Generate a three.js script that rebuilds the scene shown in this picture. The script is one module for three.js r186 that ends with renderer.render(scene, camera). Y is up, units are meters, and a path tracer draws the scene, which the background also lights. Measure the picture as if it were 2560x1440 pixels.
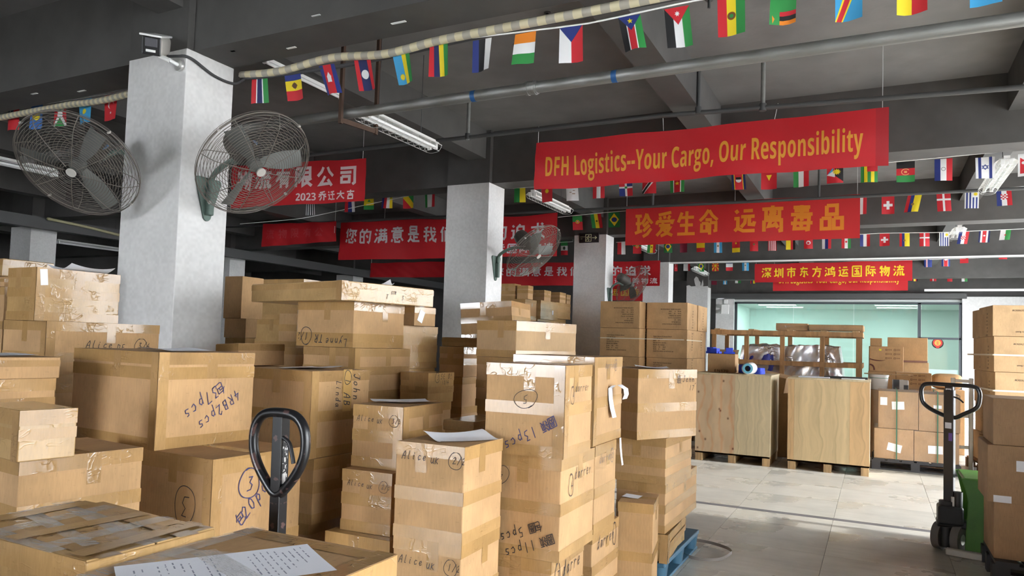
import * as THREE from 'three';
import { mergeGeometries, mergeVertices } from 'three/addons/utils/BufferGeometryUtils.js';
import { RoundedBoxGeometry } from 'three/addons/geometries/RoundedBoxGeometry.js';
import { RectAreaLightUniformsLib } from 'three/addons/lights/RectAreaLightUniformsLib.js';

// ------------------------------------------------------------------ camera, sky, sun, exposure
const scene = new THREE.Scene();
const renderer = new THREE.WebGLRenderer({ antialias: true });
renderer.toneMapping = THREE.LinearToneMapping;
renderer.toneMappingExposure = 6.3;
renderer.shadowMap.enabled = true;
RectAreaLightUniformsLib.init();

const camera = new THREE.PerspectiveCamera(43.0945, 16 / 9, 0.05, 120);
camera.position.set(0, 1.465, 0);
camera.up.set(-0.00710746, 0.99838625, 0.05634169);
camera.lookAt(-0.44689111, 1.465 + 0.04723228, -0.89334061);
camera.setViewOffset(2560, 1440, 0, -50, 2560, 1440);      // the picture is cropped a little off the lens axis

scene.background = new THREE.Color(0.93, 0.98, 1.05);       // bright overcast daylight outside the dock doors
scene.backgroundIntensity = 6;
const sun = new THREE.DirectionalLight(new THREE.Color(1.0, 0.97, 0.92), 1.05);   // hazy sun through the dock door on the right
sun.position.set(40, 16.2, -8.4);
sun.target.position.set(0, 0, -8.4);
sun.castShadow = true; sun.shadow.radius = 4; sun.shadow.mapSize.set(2048, 2048);
Object.assign(sun.shadow.camera, { left: -30, right: 30, top: 25, bottom: -25, near: 1, far: 90 });
scene.add(sun, sun.target);

// ------------------------------------------------------------------ helpers
const PI = Math.PI, R = (d) => (d * PI) / 180;
let seed = 7;
const rnd = () => { seed = (seed * 1664525 + 1013904223) >>> 0; return seed / 4294967296; };
const rr = (a, b) => a + (b - a) * rnd();
const taken = {};
const numbered = (n) => { taken[n] = (taken[n] ?? -1) + 1; return taken[n] ? n + '_' + String(taken[n]).padStart(3, '0') : n; };
const V = (x, y, z) => new THREE.Vector3(x, y, z);
function tag(o, label, category, group, kind) {
  if (label) o.userData.label = label;
  if (category) o.userData.category = category;
  if (group) o.userData.group = group;
  if (kind) o.userData.kind = kind;
  return o;
}
function thing(name, label, category, [x, y, z] = [0, 0, 0], yaw = 0, group) {
  const o = new THREE.Group(); o.name = numbered(name); o.position.set(x, y, z); o.rotation.y = yaw; scene.add(o);
  return tag(o, label, category, group);
}
function part(name, geo, mat, parent, label) {
  const m = new THREE.Mesh(Array.isArray(geo) ? join(geo) : geo, mat); m.name = name; m.castShadow = m.receiveShadow = true; parent.add(m);
  if (label) m.userData.label = label;
  return m;
}
function solo(name, geo, mat, label, category, group) { const m = part(numbered(name), geo, mat, scene); return tag(m, label, category, group); }
function struct(name, geo, mat, label) { const m = part(name, geo, mat, scene); m.userData.kind = 'structure'; if (label) m.userData.label = label; return m; }
function plain(g) {
  let h = g.index ? g.toNonIndexed() : g;
  for (const k of Object.keys(h.attributes)) if (!['position', 'normal', 'uv'].includes(k)) h.deleteAttribute(k);
  if (!h.attributes.normal) h.computeVertexNormals();
  if (!h.attributes.uv) h.setAttribute('uv', new THREE.BufferAttribute(new Float32Array(h.attributes.position.count * 2), 2));
  return h;
}
const join = (list) => (list.length === 1 ? list[0] : mergeGeometries(list.map(plain)));
// planar uv in metres, taken from the way each face points
function metric(g, s = 1, ox = 0, oy = 0) {
  const h = g.index ? g.toNonIndexed() : g, p = h.attributes.position, uv = new Float32Array(p.count * 2), a = V(), b = V(), c = V();
  for (let i = 0; i < p.count; i += 3) {
    a.fromBufferAttribute(p, i); b.fromBufferAttribute(p, i + 1); c.fromBufferAttribute(p, i + 2);
    const n = b.clone().sub(a).cross(c.clone().sub(a)), x = Math.abs(n.x), y = Math.abs(n.y), z = Math.abs(n.z);
    [a, b, c].forEach((q, k) => {
      const w = y >= x && y >= z ? [q.x, q.z] : x >= z ? [q.z, q.y] : [q.x, q.y];
      uv[(i + k) * 2] = w[0] * s + ox; uv[(i + k) * 2 + 1] = w[1] * s + oy;
    });
  }
  h.setAttribute('uv', new THREE.BufferAttribute(uv, 2));
  return h;
}
const box = (w, h, d, x = 0, y = 0, z = 0) => new THREE.BoxGeometry(w, h, d).translate(x, y, z);
const bx2 = (x0, x1, y0, y1, z0, z1) => box(x1 - x0, y1 - y0, z1 - z0, (x0 + x1) / 2, (y0 + y1) / 2, (z0 + z1) / 2);
const rbox = (w, h, d, r, x = 0, y = 0, z = 0) => new RoundedBoxGeometry(w, h, d, 2, r).translate(x, y, z);
function rod(a, b, r, seg = 10, r2 = r) {
  const A = V(...a), B = V(...b), d = B.clone().sub(A), g = new THREE.CylinderGeometry(r2, r, d.length(), seg);
  g.applyQuaternion(new THREE.Quaternion().setFromUnitVectors(V(0, 1, 0), d.clone().normalize()));
  const m = A.add(B).multiplyScalar(0.5);
  return g.translate(m.x, m.y, m.z);
}
function bar(a, b, w, h) {                                   // a square bar from a to b
  const A = V(...a), B = V(...b), d = B.clone().sub(A), g = new THREE.BoxGeometry(w, d.length(), h);
  g.applyQuaternion(new THREE.Quaternion().setFromUnitVectors(V(0, 1, 0), d.clone().normalize()));
  const m = A.add(B).multiplyScalar(0.5);
  return g.translate(m.x, m.y, m.z);
}
const curve = (pts, closed = false, t = 0.5) => new THREE.CatmullRomCurve3(pts.map((p) => V(...p)), closed, 'catmullrom', t);
const tube = (pts, r, n = 32, s = 8, closed = false, t = 0.5) => new THREE.TubeGeometry(curve(pts, closed, t), n, r, s, closed);
const disc = (r, h, seg = 20) => new THREE.CylinderGeometry(r, r, h, seg);

// ------------------------------------------------------------------ textures
function hash(x, y, s) { let h = (x * 374761393 + y * 668265263 + s * 1442695041) | 0; h = Math.imul(h ^ (h >>> 13), 1274126177); return ((h ^ (h >>> 16)) >>> 0) / 4294967296; }
function vnoise(u, v, nx, ny, s) {                           // value noise that repeats every nx by ny cells
  const x = Math.floor(u), y = Math.floor(v), fx = u - x, fy = v - y, sx = fx * fx * (3 - 2 * fx), sy = fy * fy * (3 - 2 * fy);
  const w = (a, n) => ((a % n) + n) % n, q = (i, j) => hash(w(x + i, nx), w(y + j, ny), s);
  return (q(0, 0) * (1 - sx) + q(1, 0) * sx) * (1 - sy) + (q(0, 1) * (1 - sx) + q(1, 1) * sx) * sy;
}
const fbm = (u, v, nx, ny, o, s) => { let a = 0, k = 0.5, t = 0; for (let i = 0; i < o; i++) { a += k * vnoise(u * nx, v * ny, nx, ny, s + i * 17); t += k; k *= 0.55; nx *= 2; ny *= 2; } return a / t; };
function dataTex(n, f, srgb = false, rx = 1, ry = rx) {
  const d = new Uint8Array(n * n * 4);
  for (let j = 0; j < n; j++) for (let i = 0; i < n; i++) { const c = f(i / n, j / n, i, j), o = (j * n + i) * 4; for (let k = 0; k < 3; k++) d[o + k] = Math.max(0, Math.min(255, (Array.isArray(c) ? c[k] : c) * 255)); d[o + 3] = 255; }
  const t = new THREE.DataTexture(d, n, n); t.magFilter = THREE.LinearFilter; t.wrapS = t.wrapT = THREE.RepeatWrapping; t.repeat.set(rx, ry);
  if (srgb) t.colorSpace = THREE.SRGBColorSpace; t.needsUpdate = true;
  return t;
}
const again = (t, rx, ry = rx) => { const c = t.clone(); c.repeat.set(rx, ry); c.needsUpdate = true; return c; };
function canvasTex(w, h, draw) {
  const c = document.createElement('canvas'); c.width = w; c.height = h; draw(c.getContext('2d'), w, h);
  const t = new THREE.CanvasTexture(c); t.colorSpace = THREE.SRGBColorSpace; t.magFilter = THREE.LinearFilter; return t;
}
const kraft = dataTex(512, (u, v) => { const a = fbm(u, v, 6, 6, 4, 1), b = vnoise(u * 256, v * 40, 256, 40, 5), c = vnoise(u * 90, v * 90, 90, 90, 9); return 0.86 + (a - 0.5) * 0.16 + (b - 0.5) * 0.05 + (c > 0.93 ? -0.05 : 0); }, true);
const flute = dataTex(256, (u, v) => 0.5 + 0.25 * Math.sin(u * PI * 2 * 60) + (fbm(u, v, 8, 8, 3, 3) - 0.5) * 0.7);
const crinkle = dataTex(512, (u, v) => {
  const warp = fbm(u, v, 4, 4, 3, 31) * 0.6, a = Math.abs(fbm(u + warp * 0.12, v, 7, 4, 4, 21) - 0.5) * 2, b = Math.abs(vnoise((u + warp * 0.2) * 14, (v + warp * 0.3) * 34, 14, 34, 41) - 0.5) * 2;
  const m = Math.max(0, fbm(u, v, 6, 6, 3, 43) - 0.5) * 4;
  return Math.pow(1 - a, 14) * 0.5 * m + Math.pow(1 - b, 20) * 0.6 * m + fbm(u, v, 3, 3, 2, 51) * 0.5;
});
const film = dataTex(512, (u, v) => { const w = fbm(u, v, 5, 5, 3, 61); const a = Math.abs(vnoise((u + w * 0.1) * 6, (v + w * 0.5) * 40, 6, 40, 71) - 0.5) * 2; return Math.pow(1 - a, 5) * 0.7 + fbm(u, v, 6, 18, 4, 81) * 0.5; });
const mottle = dataTex(512, (u, v) => 0.9 + (fbm(u, v, 4, 4, 5, 101) - 0.5) * 0.2 + (vnoise(u * 128, v * 128, 128, 128, 7) - 0.5) * 0.05, true);
const plaster = dataTex(512, (u, v) => fbm(u, v, 5, 5, 6, 111));
const concrete = dataTex(512, (u, v) => { const s = fbm(u, v, 3, 3, 6, 121), m = fbm(u, v, 24, 24, 3, 131); return 0.84 + (s - 0.5) * 0.34 + (m - 0.5) * 0.12; }, true);
const tileTex = dataTex(512, (u, v) => {
  const cloud = fbm(u, v, 4, 6, 5, 141), streak = fbm(u, v, 3, 26, 4, 151), dirt = fbm(u, v, 9, 9, 5, 161);
  const k = 0.86 + (cloud - 0.5) * 0.09 + (streak - 0.5) * 0.08 + (dirt - 0.5) * 0.06;
  return [k, k * 0.995, k * 0.975];
}, true);
const gloss = dataTex(256, (u, v) => 0.45 + (fbm(u, v, 4, 4, 5, 171) - 0.5) * 0.6);
const ply = dataTex(512, (u, v) => {
  const w = fbm(u, v, 3, 2, 4, 181), g = fbm(u + (w - 0.5) * 0.25, v, 26, 2, 4, 191), r = Math.abs(Math.sin((u * 5 + (w - 0.5) * 1.1) * PI));
  const k = 0.88 + (g - 0.5) * 0.16 - Math.pow(1 - r, 10) * 0.07;
  return [k, k * 0.96, k * 0.88];
}, true);
const plyRed = dataTex(512, (u, v) => {
  const w = fbm(u, v, 4, 3, 4, 201), st = fbm(u, v, 8, 3, 3, 211), fl = Math.pow(Math.max(0, Math.sin((u * 8 + (w - 0.5) * 1.3) * PI * 2)), 3) * (0.4 + 0.6 * fbm(u, v, 2, 7, 2, 221));
  let kn = 0; for (let i = 0; i < 22; i++) { const dx = u - hash(i, 1, 3), dy = (v - hash(i, 2, 3)) * 0.8; kn = Math.max(kn, Math.exp(-(dx * dx + dy * dy) * 9000)); }
  const k = 0.86 + (st - 0.5) * 0.2;
  return [k - kn * 0.4, (k * 0.93 - fl * 0.10) - kn * 0.45, (k * 0.83 - fl * 0.13) - kn * 0.42];
}, true);
const lumber = dataTex(256, (u, v) => { const g = fbm(u, v, 16, 2, 4, 231); const k = 0.78 + (g - 0.5) * 0.4; return [k, k * 0.9, k * 0.76]; }, true);
const chip = dataTex(512, (u, v) => { const a = fbm(u, v, 7, 9, 5, 241); return a > 0.645 ? [0.34, 0.25, 0.23] : a > 0.63 ? [0.16, 0.15, 0.15] : [0.075, 0.075, 0.085]; }, true);

// ------------------------------------------------------------------ materials
const std = (o) => new THREE.MeshStandardMaterial(o), phy = (o) => new THREE.MeshPhysicalMaterial(o);
const lin = (r, g, b) => new THREE.Color().setRGB(r, g, b);
const DS = THREE.DoubleSide;
const kraftOf = (c) => std({ color: c, map: kraft, bumpMap: flute, bumpScale: 0.0006, roughness: 0.82 });
const shadedBrownCard = (c) => std({ color: c, map: kraft, bumpMap: flute, bumpScale: 0.0006, roughness: 0.75 });
const fine = again(crinkle, 2.0);
const wrapOf = (c, b = 0.003, r = 0.16) => phy({ color: c, map: kraft, bumpMap: fine, bumpScale: b, roughness: r, specularIntensity: 1 });
const M = {
  card: [kraftOf(lin(0.62, 0.375, 0.175)), kraftOf(lin(0.58, 0.345, 0.155)), kraftOf(lin(0.63, 0.41, 0.21)), kraftOf(lin(0.60, 0.36, 0.165))],
  wrap: [wrapOf(lin(0.57, 0.355, 0.15)), wrapOf(lin(0.56, 0.35, 0.15)), wrapOf(lin(0.60, 0.385, 0.17), 0.0026, 0.18)],
  tape: [phy({ color: lin(0.53, 0.315, 0.125), map: kraft, bumpMap: fine, bumpScale: 0.0022, roughness: 0.14 }), phy({ color: lin(0.50, 0.30, 0.13), map: kraft, bumpMap: fine, bumpScale: 0.003, roughness: 0.12 }), phy({ color: lin(0.57, 0.345, 0.145), map: kraft, bumpMap: fine, bumpScale: 0.0016, roughness: 0.18 })],
  brown: [shadedBrownCard(lin(0.50, 0.31, 0.165)), shadedBrownCard(lin(0.53, 0.325, 0.17))],  // browner card, also darkened in colour for the shaded stack and wrapped load
  clearTape: phy({ color: lin(0.80, 0.80, 0.78), bumpMap: film, bumpScale: 0.004, roughness: 0.2, transparent: true, opacity: 0.34, side: DS }),
  white: std({ color: lin(0.80, 0.79, 0.775), map: again(mottle, 0.5), bumpMap: plaster, bumpScale: 0.0012, roughness: 0.6 }),
  grey: std({ color: lin(0.115, 0.110, 0.104), map: again(concrete, 0.45), bumpMap: plaster, bumpScale: 0.004, roughness: 0.7 }),
  slab: std({ color: lin(0.255, 0.245, 0.236), map: again(concrete, 0.3), bumpMap: plaster, bumpScale: 0.01, roughness: 0.8 }),
  dark: std({ color: lin(0.03, 0.03, 0.032), roughness: 0.85 }),
  tile: [0.98, 0.94, 1.0, 0.91].map((k, i) => std({ color: lin(0.66 * k, 0.65 * k, 0.615 * k), map: tileTex, roughnessMap: gloss, roughness: 0.72, bumpMap: plaster, bumpScale: 0.0015 })),
  screed: std({ color: lin(0.16, 0.155, 0.15), roughness: 0.9 }),
  stripe: std({ color: lin(0.17, 0.165, 0.175), map: again(mottle, 2), roughness: 0.55 }),
  paper: std({ color: lin(0.82, 0.84, 0.90), roughness: 0.75, side: DS }),
  galv: std({ color: lin(0.38, 0.38, 0.36), map: again(mottle, 3), metalness: 0.65, roughness: 0.48 }),
  steelGrey: std({ color: lin(0.085, 0.085, 0.085), roughness: 0.55, metalness: 0.2 }),
  rust: std({ color: lin(0.10, 0.055, 0.035), map: again(concrete, 4), roughness: 0.85 }),
  blue: std({ color: lin(0.02, 0.10, 0.28), roughness: 0.5 }),
  padBlue: std({ color: lin(0.035, 0.075, 0.62), roughness: 0.7 }),
  bright: std({ color: lin(0.86, 0.86, 0.84), roughness: 0.35 }),
  tubeGlass: phy({ color: lin(0.86, 0.87, 0.86), roughness: 0.18, clearcoat: 0.5 }),
  alu: std({ color: lin(0.62, 0.62, 0.6), metalness: 0.7, roughness: 0.35 }),
  wire: std({ color: lin(0.72, 0.72, 0.70), roughness: 0.4, metalness: 0.2 }),
  fanWire: std({ color: lin(0.165, 0.145, 0.125), roughness: 0.6, metalness: 0.35 }),
  fanBlade: std({ color: lin(0.14, 0.145, 0.135), roughness: 0.6, metalness: 0.3, side: DS }),
  fanMotor: std({ color: lin(0.085, 0.075, 0.062), map: again(mottle, 4), roughness: 0.6 }),
  fanGreen: std({ color: lin(0.125, 0.185, 0.155), map: again(mottle, 5), roughness: 0.5, metalness: 0.2 }),
  hubCap: std({ color: lin(0.46, 0.44, 0.40), roughness: 0.6 }),
  black: std({ color: lin(0.018, 0.018, 0.02), roughness: 0.45 }),
  rubber: std({ color: lin(0.05, 0.05, 0.052), roughness: 0.75 }),
  enamel: std({ color: lin(0.9, 0.9, 0.95), map: again(chip, 4), roughness: 0.32 }),
  blackGloss: phy({ color: lin(0.014, 0.014, 0.016), roughness: 0.28, clearcoat: 0.4 }),
  green: std({ color: lin(0.055, 0.20, 0.018), map: again(mottle, 3), roughness: 0.45 }),
  plyA: std({ color: lin(0.86, 0.70, 0.47), map: again(ply, 0.9), roughness: 0.7 }),
  plyB: std({ color: lin(0.86, 0.73, 0.58), map: again(plyRed, 1.0), roughness: 0.7 }),
  plyC: std({ color: lin(0.80, 0.71, 0.54), map: again(ply, 1.3), roughness: 0.72 }),
  plyR: std({ color: lin(0.84, 0.60, 0.36), map: again(ply, 1.1), roughness: 0.7 }),
  wood: std({ color: lin(0.70, 0.50, 0.32), map: again(lumber, 2), roughness: 0.75 }),
  woodPale: std({ color: lin(0.78, 0.64, 0.45), map: again(lumber, 2), roughness: 0.75 }),
  foil: std({ color: lin(0.72, 0.71, 0.72), bumpMap: crinkle, bumpScale: 0.03, metalness: 0.85, roughness: 0.26 }),
  pallet: std({ color: lin(0.05, 0.13, 0.20), roughness: 0.45 }),
  palletDark: std({ color: lin(0.03, 0.03, 0.034), roughness: 0.6 }),
  palletWood: std({ color: lin(0.40, 0.29, 0.19), map: again(lumber, 2), roughness: 0.85 }),
  filmWrap: phy({ color: lin(0.86, 0.86, 0.85), bumpMap: film, bumpScale: 0.006, roughness: 0.14, transparent: true, opacity: 0.06, side: DS }),
  strapGreen: std({ color: lin(0.06, 0.16, 0.10), roughness: 0.35 }),
  strapGrey: std({ color: lin(0.22, 0.19, 0.17), roughness: 0.4, side: DS }),
  frame: std({ color: lin(0.055, 0.065, 0.075), roughness: 0.5, metalness: 0.3 }),
  glass: phy({ color: lin(0.80, 0.92, 0.89), transmission: 1, thickness: 0, roughness: 0.03, ior: 1.5 }),
  frost: phy({ color: lin(0.72, 0.90, 0.86), transmission: 0.75, thickness: 0, roughness: 0.6, side: DS }),
  office: std({ color: lin(0.72, 0.77, 0.75), roughness: 0.8 }),
  ledPanel: std({ color: lin(0.9, 0.9, 0.9), emissive: lin(1, 1, 1), emissiveIntensity: 1.1 }),
};
const BX = {
  F0: [-1.710, -1.140, 0.620, 0.530, 0.370, 0.330, 0], F1: [-1.205, -1.100, 0.600, 0.450, 0.370, 0.620, 0], Fa: [-1.710, -1.100, 0.200, 0.500, 0.420, 0.420, 0],
  Fb: [-1.205, -1.100, 0.200, 0.440, 0.400, 0.600, 0], L6: [-2.658, -2.426, 0.530, 0.469, 0.414, 0.495, -3], L6u: [-2.658, -2.426, 0.140, 0.449, 0.390, 0.475, -3],
  U1: [-3.135, -2.465, 0.944, 0.691, 0.429, 0.512, -5], U1u: [-3.255, -2.485, 0.540, 0.420, 0.404, 0.440, -5], U1v: [-3.255, -2.485, 0.140, 0.460, 0.400, 0.460, -5],
  L3: [-2.940, -1.835, 0.560, 0.433, 0.426, 0.462, -6], L3u: [-2.940, -1.835, 0.140, 0.413, 0.420, 0.442, -6], L2: [-2.874, -1.671, 0.986, 0.364, 0.183, 0.195, -8],
  LB: [-3.581, -1.918, 1.037, 0.424, 0.200, 0.338, -4], LA: [-3.609, -1.925, 1.237, 0.511, 0.096, 0.341, -4], LBua: [-3.581, -1.918, 0.140, 0.404, 0.449, 0.318, -4],
  LBub: [-3.581, -1.918, 0.589, 0.404, 0.449, 0.318, -4], L7: [-4.380, -2.861, 1.150, 0.456, 0.354, 0.697, -3], L7ua: [-4.380, -2.861, 0.140, 0.436, 0.505, 0.677, -3],
  L7ub: [-4.380, -2.861, 0.645, 0.436, 0.505, 0.677, -3], L8: [-4.338, -2.699, 1.504, 0.300, 0.300, 0.488, -3], L9: [-5.533, -3.072, 1.810, 0.375, 0.123, 0.334, -4],
  L9b: [-5.533, -3.072, 1.738, 0.375, 0.072, 0.301, -4], L9ua: [-5.533, -3.072, 0.140, 0.355, 0.533, 0.281, -4], L9ub: [-5.533, -3.072, 0.673, 0.355, 0.533, 0.281, -4],
  L9uc: [-5.533, -3.072, 1.205, 0.355, 0.533, 0.281, -4], M3: [-2.693, -3.060, 0.140, 0.347, 0.389, 0.415, 0], M2: [-2.688, -3.033, 0.529, 0.393, 0.325, 0.360, -2],
  M1: [-2.735, -3.046, 0.854, 0.474, 0.437, 0.435, -3], M8: [-1.658, -2.764, 0.140, 0.325, 0.501, 0.360, 2], M7: [-1.652, -2.752, 0.641, 0.328, 0.395, 0.360, 2],
  M6: [-2.099, -2.909, 0.572, 0.274, 0.282, 0.335, 3], M4: [-2.098, -2.875, 0.140, 0.356, 0.432, 0.373, 2], M5: [-2.106, -3.002, 0.854, 0.280, 0.294, 0.376, 3],
  D3: [-1.455, -3.201, 0.140, 0.369, 0.372, 0.440, 2], D2: [-1.425, -3.203, 0.512, 0.387, 0.451, 0.444, 1], D1: [-1.412, -3.144, 0.962, 0.389, 0.409, 0.355, 1],
  D3b: [-1.513, -3.794, 0.140, 0.443, 0.363, 0.454, 1], D2b: [-1.511, -3.725, 0.503, 0.463, 0.447, 0.353, 1], D1b: [-1.517, -3.764, 0.949, 0.459, 0.454, 0.484, 1],
  T1: [-2.298, -4.866, 1.360, 0.377, 0.256, 0.687, -15], T2: [-2.298, -4.884, 1.005, 0.374, 0.354, 0.698, -15], T2ua: [-2.298, -4.884, 0.140, 0.354, 0.433, 0.678, -15],
  T2ub: [-2.298, -4.884, 0.573, 0.354, 0.433, 0.678, -15], T3: [-3.234, -6.178, 1.488, 0.494, 0.340, 0.650, 10], T3ua: [-3.234, -6.178, 0.140, 0.474, 0.449, 0.630, 10],
  T3ub: [-3.234, -6.178, 0.589, 0.474, 0.449, 0.630, 10], T3uc: [-3.234, -6.178, 1.039, 0.474, 0.449, 0.630, 10], T5: [-2.992, -5.252, 1.180, 0.223, 0.237, 0.620, 0],
  T4: [-2.970, -5.361, 1.417, 0.354, 0.075, 0.645, 0], T5ua: [-2.992, -5.252, 0.140, 0.203, 0.520, 0.600, 0], T5ub: [-2.992, -5.252, 0.660, 0.203, 0.520, 0.600, 0],
  C1: [-3.245, -4.018, 1.398, 0.499, 0.298, 0.523, -3], C2: [-3.215, -4.065, 1.064, 0.455, 0.333, 0.582, -3], C0: [-3.396, -4.087, 1.696, 1.030, 0.125, 0.800, -13],
  C2ua: [-3.215, -4.065, 0.140, 0.435, 0.462, 0.562, -3], C2ub: [-3.215, -4.065, 0.602, 0.435, 0.462, 0.562, -3], C3: [-3.310, -4.682, 1.243, 0.330, 0.325, 0.542, -4],
  C4: [-3.223, -4.685, 1.567, 0.304, 0.147, 0.252, -6], C3ua: [-3.310, -4.682, 0.140, 0.310, 0.551, 0.522, -4], C3ub: [-3.310, -4.682, 0.691, 0.310, 0.551, 0.522, -4],
  C6: [-2.797, -4.310, 1.036, 0.238, 0.206, 0.301, -4], C6ua: [-2.797, -4.310, 0.140, 0.218, 0.448, 0.281, -4], C6ub: [-2.797, -4.310, 0.588, 0.218, 0.448, 0.281, -4],
  C7: [-2.147, -3.823, 0.946, 0.206, 0.061, 0.350, 0], C7ua: [-2.147, -3.823, 0.140, 0.186, 0.403, 0.330, 0], C7ub: [-2.147, -3.823, 0.543, 0.186, 0.403, 0.330, 0],
  B1: [-4.008, -3.857, 1.240, 0.247, 0.156, 0.396, -6], B1ua: [-4.008, -3.857, 0.140, 0.227, 0.367, 0.376, -6], B1ub: [-4.008, -3.857, 0.507, 0.227, 0.367, 0.376, -6],
  B1uc: [-4.008, -3.857, 0.873, 0.227, 0.367, 0.376, -6], B2: [-4.999, -4.673, 1.431, 0.258, 0.169, 0.128, 0], B3: [-5.084, -4.773, 1.600, 0.217, 0.373, 0.250, 0],
  B2ua: [-4.999, -4.673, 0.140, 0.238, 0.430, 0.108, 0], B2ub: [-4.999, -4.673, 0.570, 0.238, 0.430, 0.108, 0], B2uc: [-4.999, -4.673, 1.001, 0.238, 0.430, 0.108, 0],
  B4: [-5.752, -6.131, 1.630, 0.830, 0.429, 0.651, 0], B4ua: [-5.752, -6.131, 0.140, 0.810, 0.497, 0.631, 0], B4ub: [-5.752, -6.131, 0.637, 0.810, 0.497, 0.631, 0],
  B4uc: [-5.752, -6.131, 1.134, 0.810, 0.497, 0.631, 0], B5: [-4.282, -4.631, 1.366, 0.211, 0.333, 0.252, -4], B5ua: [-4.282, -4.631, 0.140, 0.191, 0.409, 0.232, -4],
  B5ub: [-4.282, -4.631, 0.549, 0.191, 0.409, 0.232, -4], B5uc: [-4.282, -4.631, 0.957, 0.191, 0.409, 0.232, -4], J4: [-1.285, -4.795, 0.140, 0.273, 0.176, 0.609, 3],
  J3: [-1.313, -4.943, 0.316, 0.315, 0.300, 0.878, 0], J2: [-1.312, -4.801, 0.616, 0.335, 0.286, 0.612, -2], J1: [-1.388, -4.650, 0.902, 0.516, 0.426, 0.542, -27],
  J5: [-1.237, -4.215, 0.000, 0.201, 0.581, 0.320, 10], X3: [1.006, -6.083, 0.140, 0.600, 0.372, 0.500, 0], X2: [0.966, -6.042, 0.512, 0.600, 0.378, 0.500, 0],
  X1: [0.997, -6.042, 0.891, 0.600, 0.307, 0.500, 0], N000: [-3.584, -11.277, 0.140, 0.640, 0.388, 0.695, 0], N001: [-3.572, -11.982, 0.140, 0.640, 0.388, 0.695, 0],
  N010: [-2.918, -11.572, 0.140, 0.640, 0.388, 0.695, 0], N011: [-2.906, -12.277, 0.140, 0.640, 0.388, 0.695, 0], N100: [-3.566, -11.262, 0.530, 0.640, 0.388, 0.695, 0],
  N101: [-3.578, -11.987, 0.530, 0.640, 0.388, 0.695, 0], N110: [-2.924, -11.578, 0.530, 0.640, 0.388, 0.695, 0], N111: [-2.912, -12.283, 0.530, 0.640, 0.388, 0.695, 0],
  N200: [-3.572, -11.268, 0.920, 0.640, 0.380, 0.695, 0], N201: [-3.584, -11.992, 0.920, 0.640, 0.380, 0.695, 0], N210: [-2.906, -11.562, 0.920, 0.640, 0.380, 0.695, 0],
  N211: [-2.918, -12.287, 0.920, 0.640, 0.380, 0.695, 0], N300: [-3.578, -11.272, 1.302, 0.640, 0.442, 0.695, 0], N301: [-3.566, -11.977, 1.302, 0.640, 0.442, 0.695, 0],
  N310: [-2.912, -11.568, 1.302, 0.640, 0.442, 0.695, 0], N311: [-2.924, -12.293, 1.302, 0.640, 0.442, 0.695, 0], N400: [-3.584, -11.277, 1.746, 0.640, 0.417, 0.695, 0],
  N401: [-3.572, -11.982, 1.746, 0.640, 0.417, 0.695, 0], N410: [-2.918, -11.572, 1.746, 0.640, 0.417, 0.695, 0], N411: [-2.906, -12.277, 1.746, 0.640, 0.417, 0.695, 0],
  W00: [1.545, -10.635, 0.140, 0.690, 0.358, 0.700, 5], W01: [1.545, -11.345, 0.140, 0.690, 0.358, 0.700, 5], W02: [2.285, -10.700, 0.140, 0.690, 0.358, 0.700, 5],
  W10: [1.575, -10.605, 0.500, 0.690, 0.378, 0.700, 5], W11: [1.575, -11.315, 0.500, 0.690, 0.378, 0.700, 5], W12: [2.285, -10.700, 0.500, 0.690, 0.378, 0.700, 5],
  W20: [1.565, -10.615, 0.880, 0.690, 0.418, 0.700, 5], W21: [1.565, -11.325, 0.880, 0.690, 0.418, 0.700, 5], W22: [2.285, -10.700, 0.880, 0.690, 0.418, 0.700, 5],
  W30: [1.555, -10.625, 1.300, 0.690, 0.418, 0.700, 5], W31: [1.555, -11.335, 1.300, 0.690, 0.418, 0.700, 5], W32: [2.285, -10.700, 1.300, 0.690, 0.418, 0.700, 5],
  W40: [1.545, -10.635, 1.720, 0.690, 0.368, 0.700, 5], W41: [1.545, -11.345, 1.720, 0.690, 0.368, 0.700, 5], W42: [2.285, -10.700, 1.720, 0.690, 0.368, 0.700, 5],
  K80: [-5.520, -11.200, 0.140, 0.550, 0.685, 0.450, 0], K81: [-5.520, -11.200, 0.827, 0.550, 0.685, 0.450, 0], K82: [-5.520, -11.200, 1.513, 0.550, 0.685, 0.450, 0],
  K1: [-5.600, -11.140, 2.200, 0.250, 0.262, 0.240, 0], K2: [-5.330, -11.130, 2.200, 0.210, 0.230, 0.200, 0], K90: [-5.460, -11.860, 0.140, 0.420, 0.581, 0.720, 0],
  K91: [-5.460, -11.860, 0.723, 0.420, 0.581, 0.720, 0], K92: [-5.460, -11.860, 1.306, 0.420, 0.581, 0.720, 0], K6: [-5.420, -11.860, 1.889, 0.460, 0.325, 0.750, 0],
  K3: [-5.470, -12.080, 2.214, 0.280, 0.210, 0.300, 0], K00: [-5.660, -12.820, 0.140, 0.500, 0.598, 0.700, 0], K01: [-5.660, -12.820, 0.740, 0.500, 0.598, 0.700, 0],
  K02: [-5.660, -12.820, 1.340, 0.500, 0.598, 0.700, 0], K7: [-5.580, -12.840, 1.940, 0.500, 0.300, 0.720, 0], K4: [-5.500, -12.800, 2.240, 0.340, 0.200, 0.300, 0],
  K5: [-5.420, -13.070, 2.240, 0.200, 0.180, 0.200, 0],
};
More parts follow.
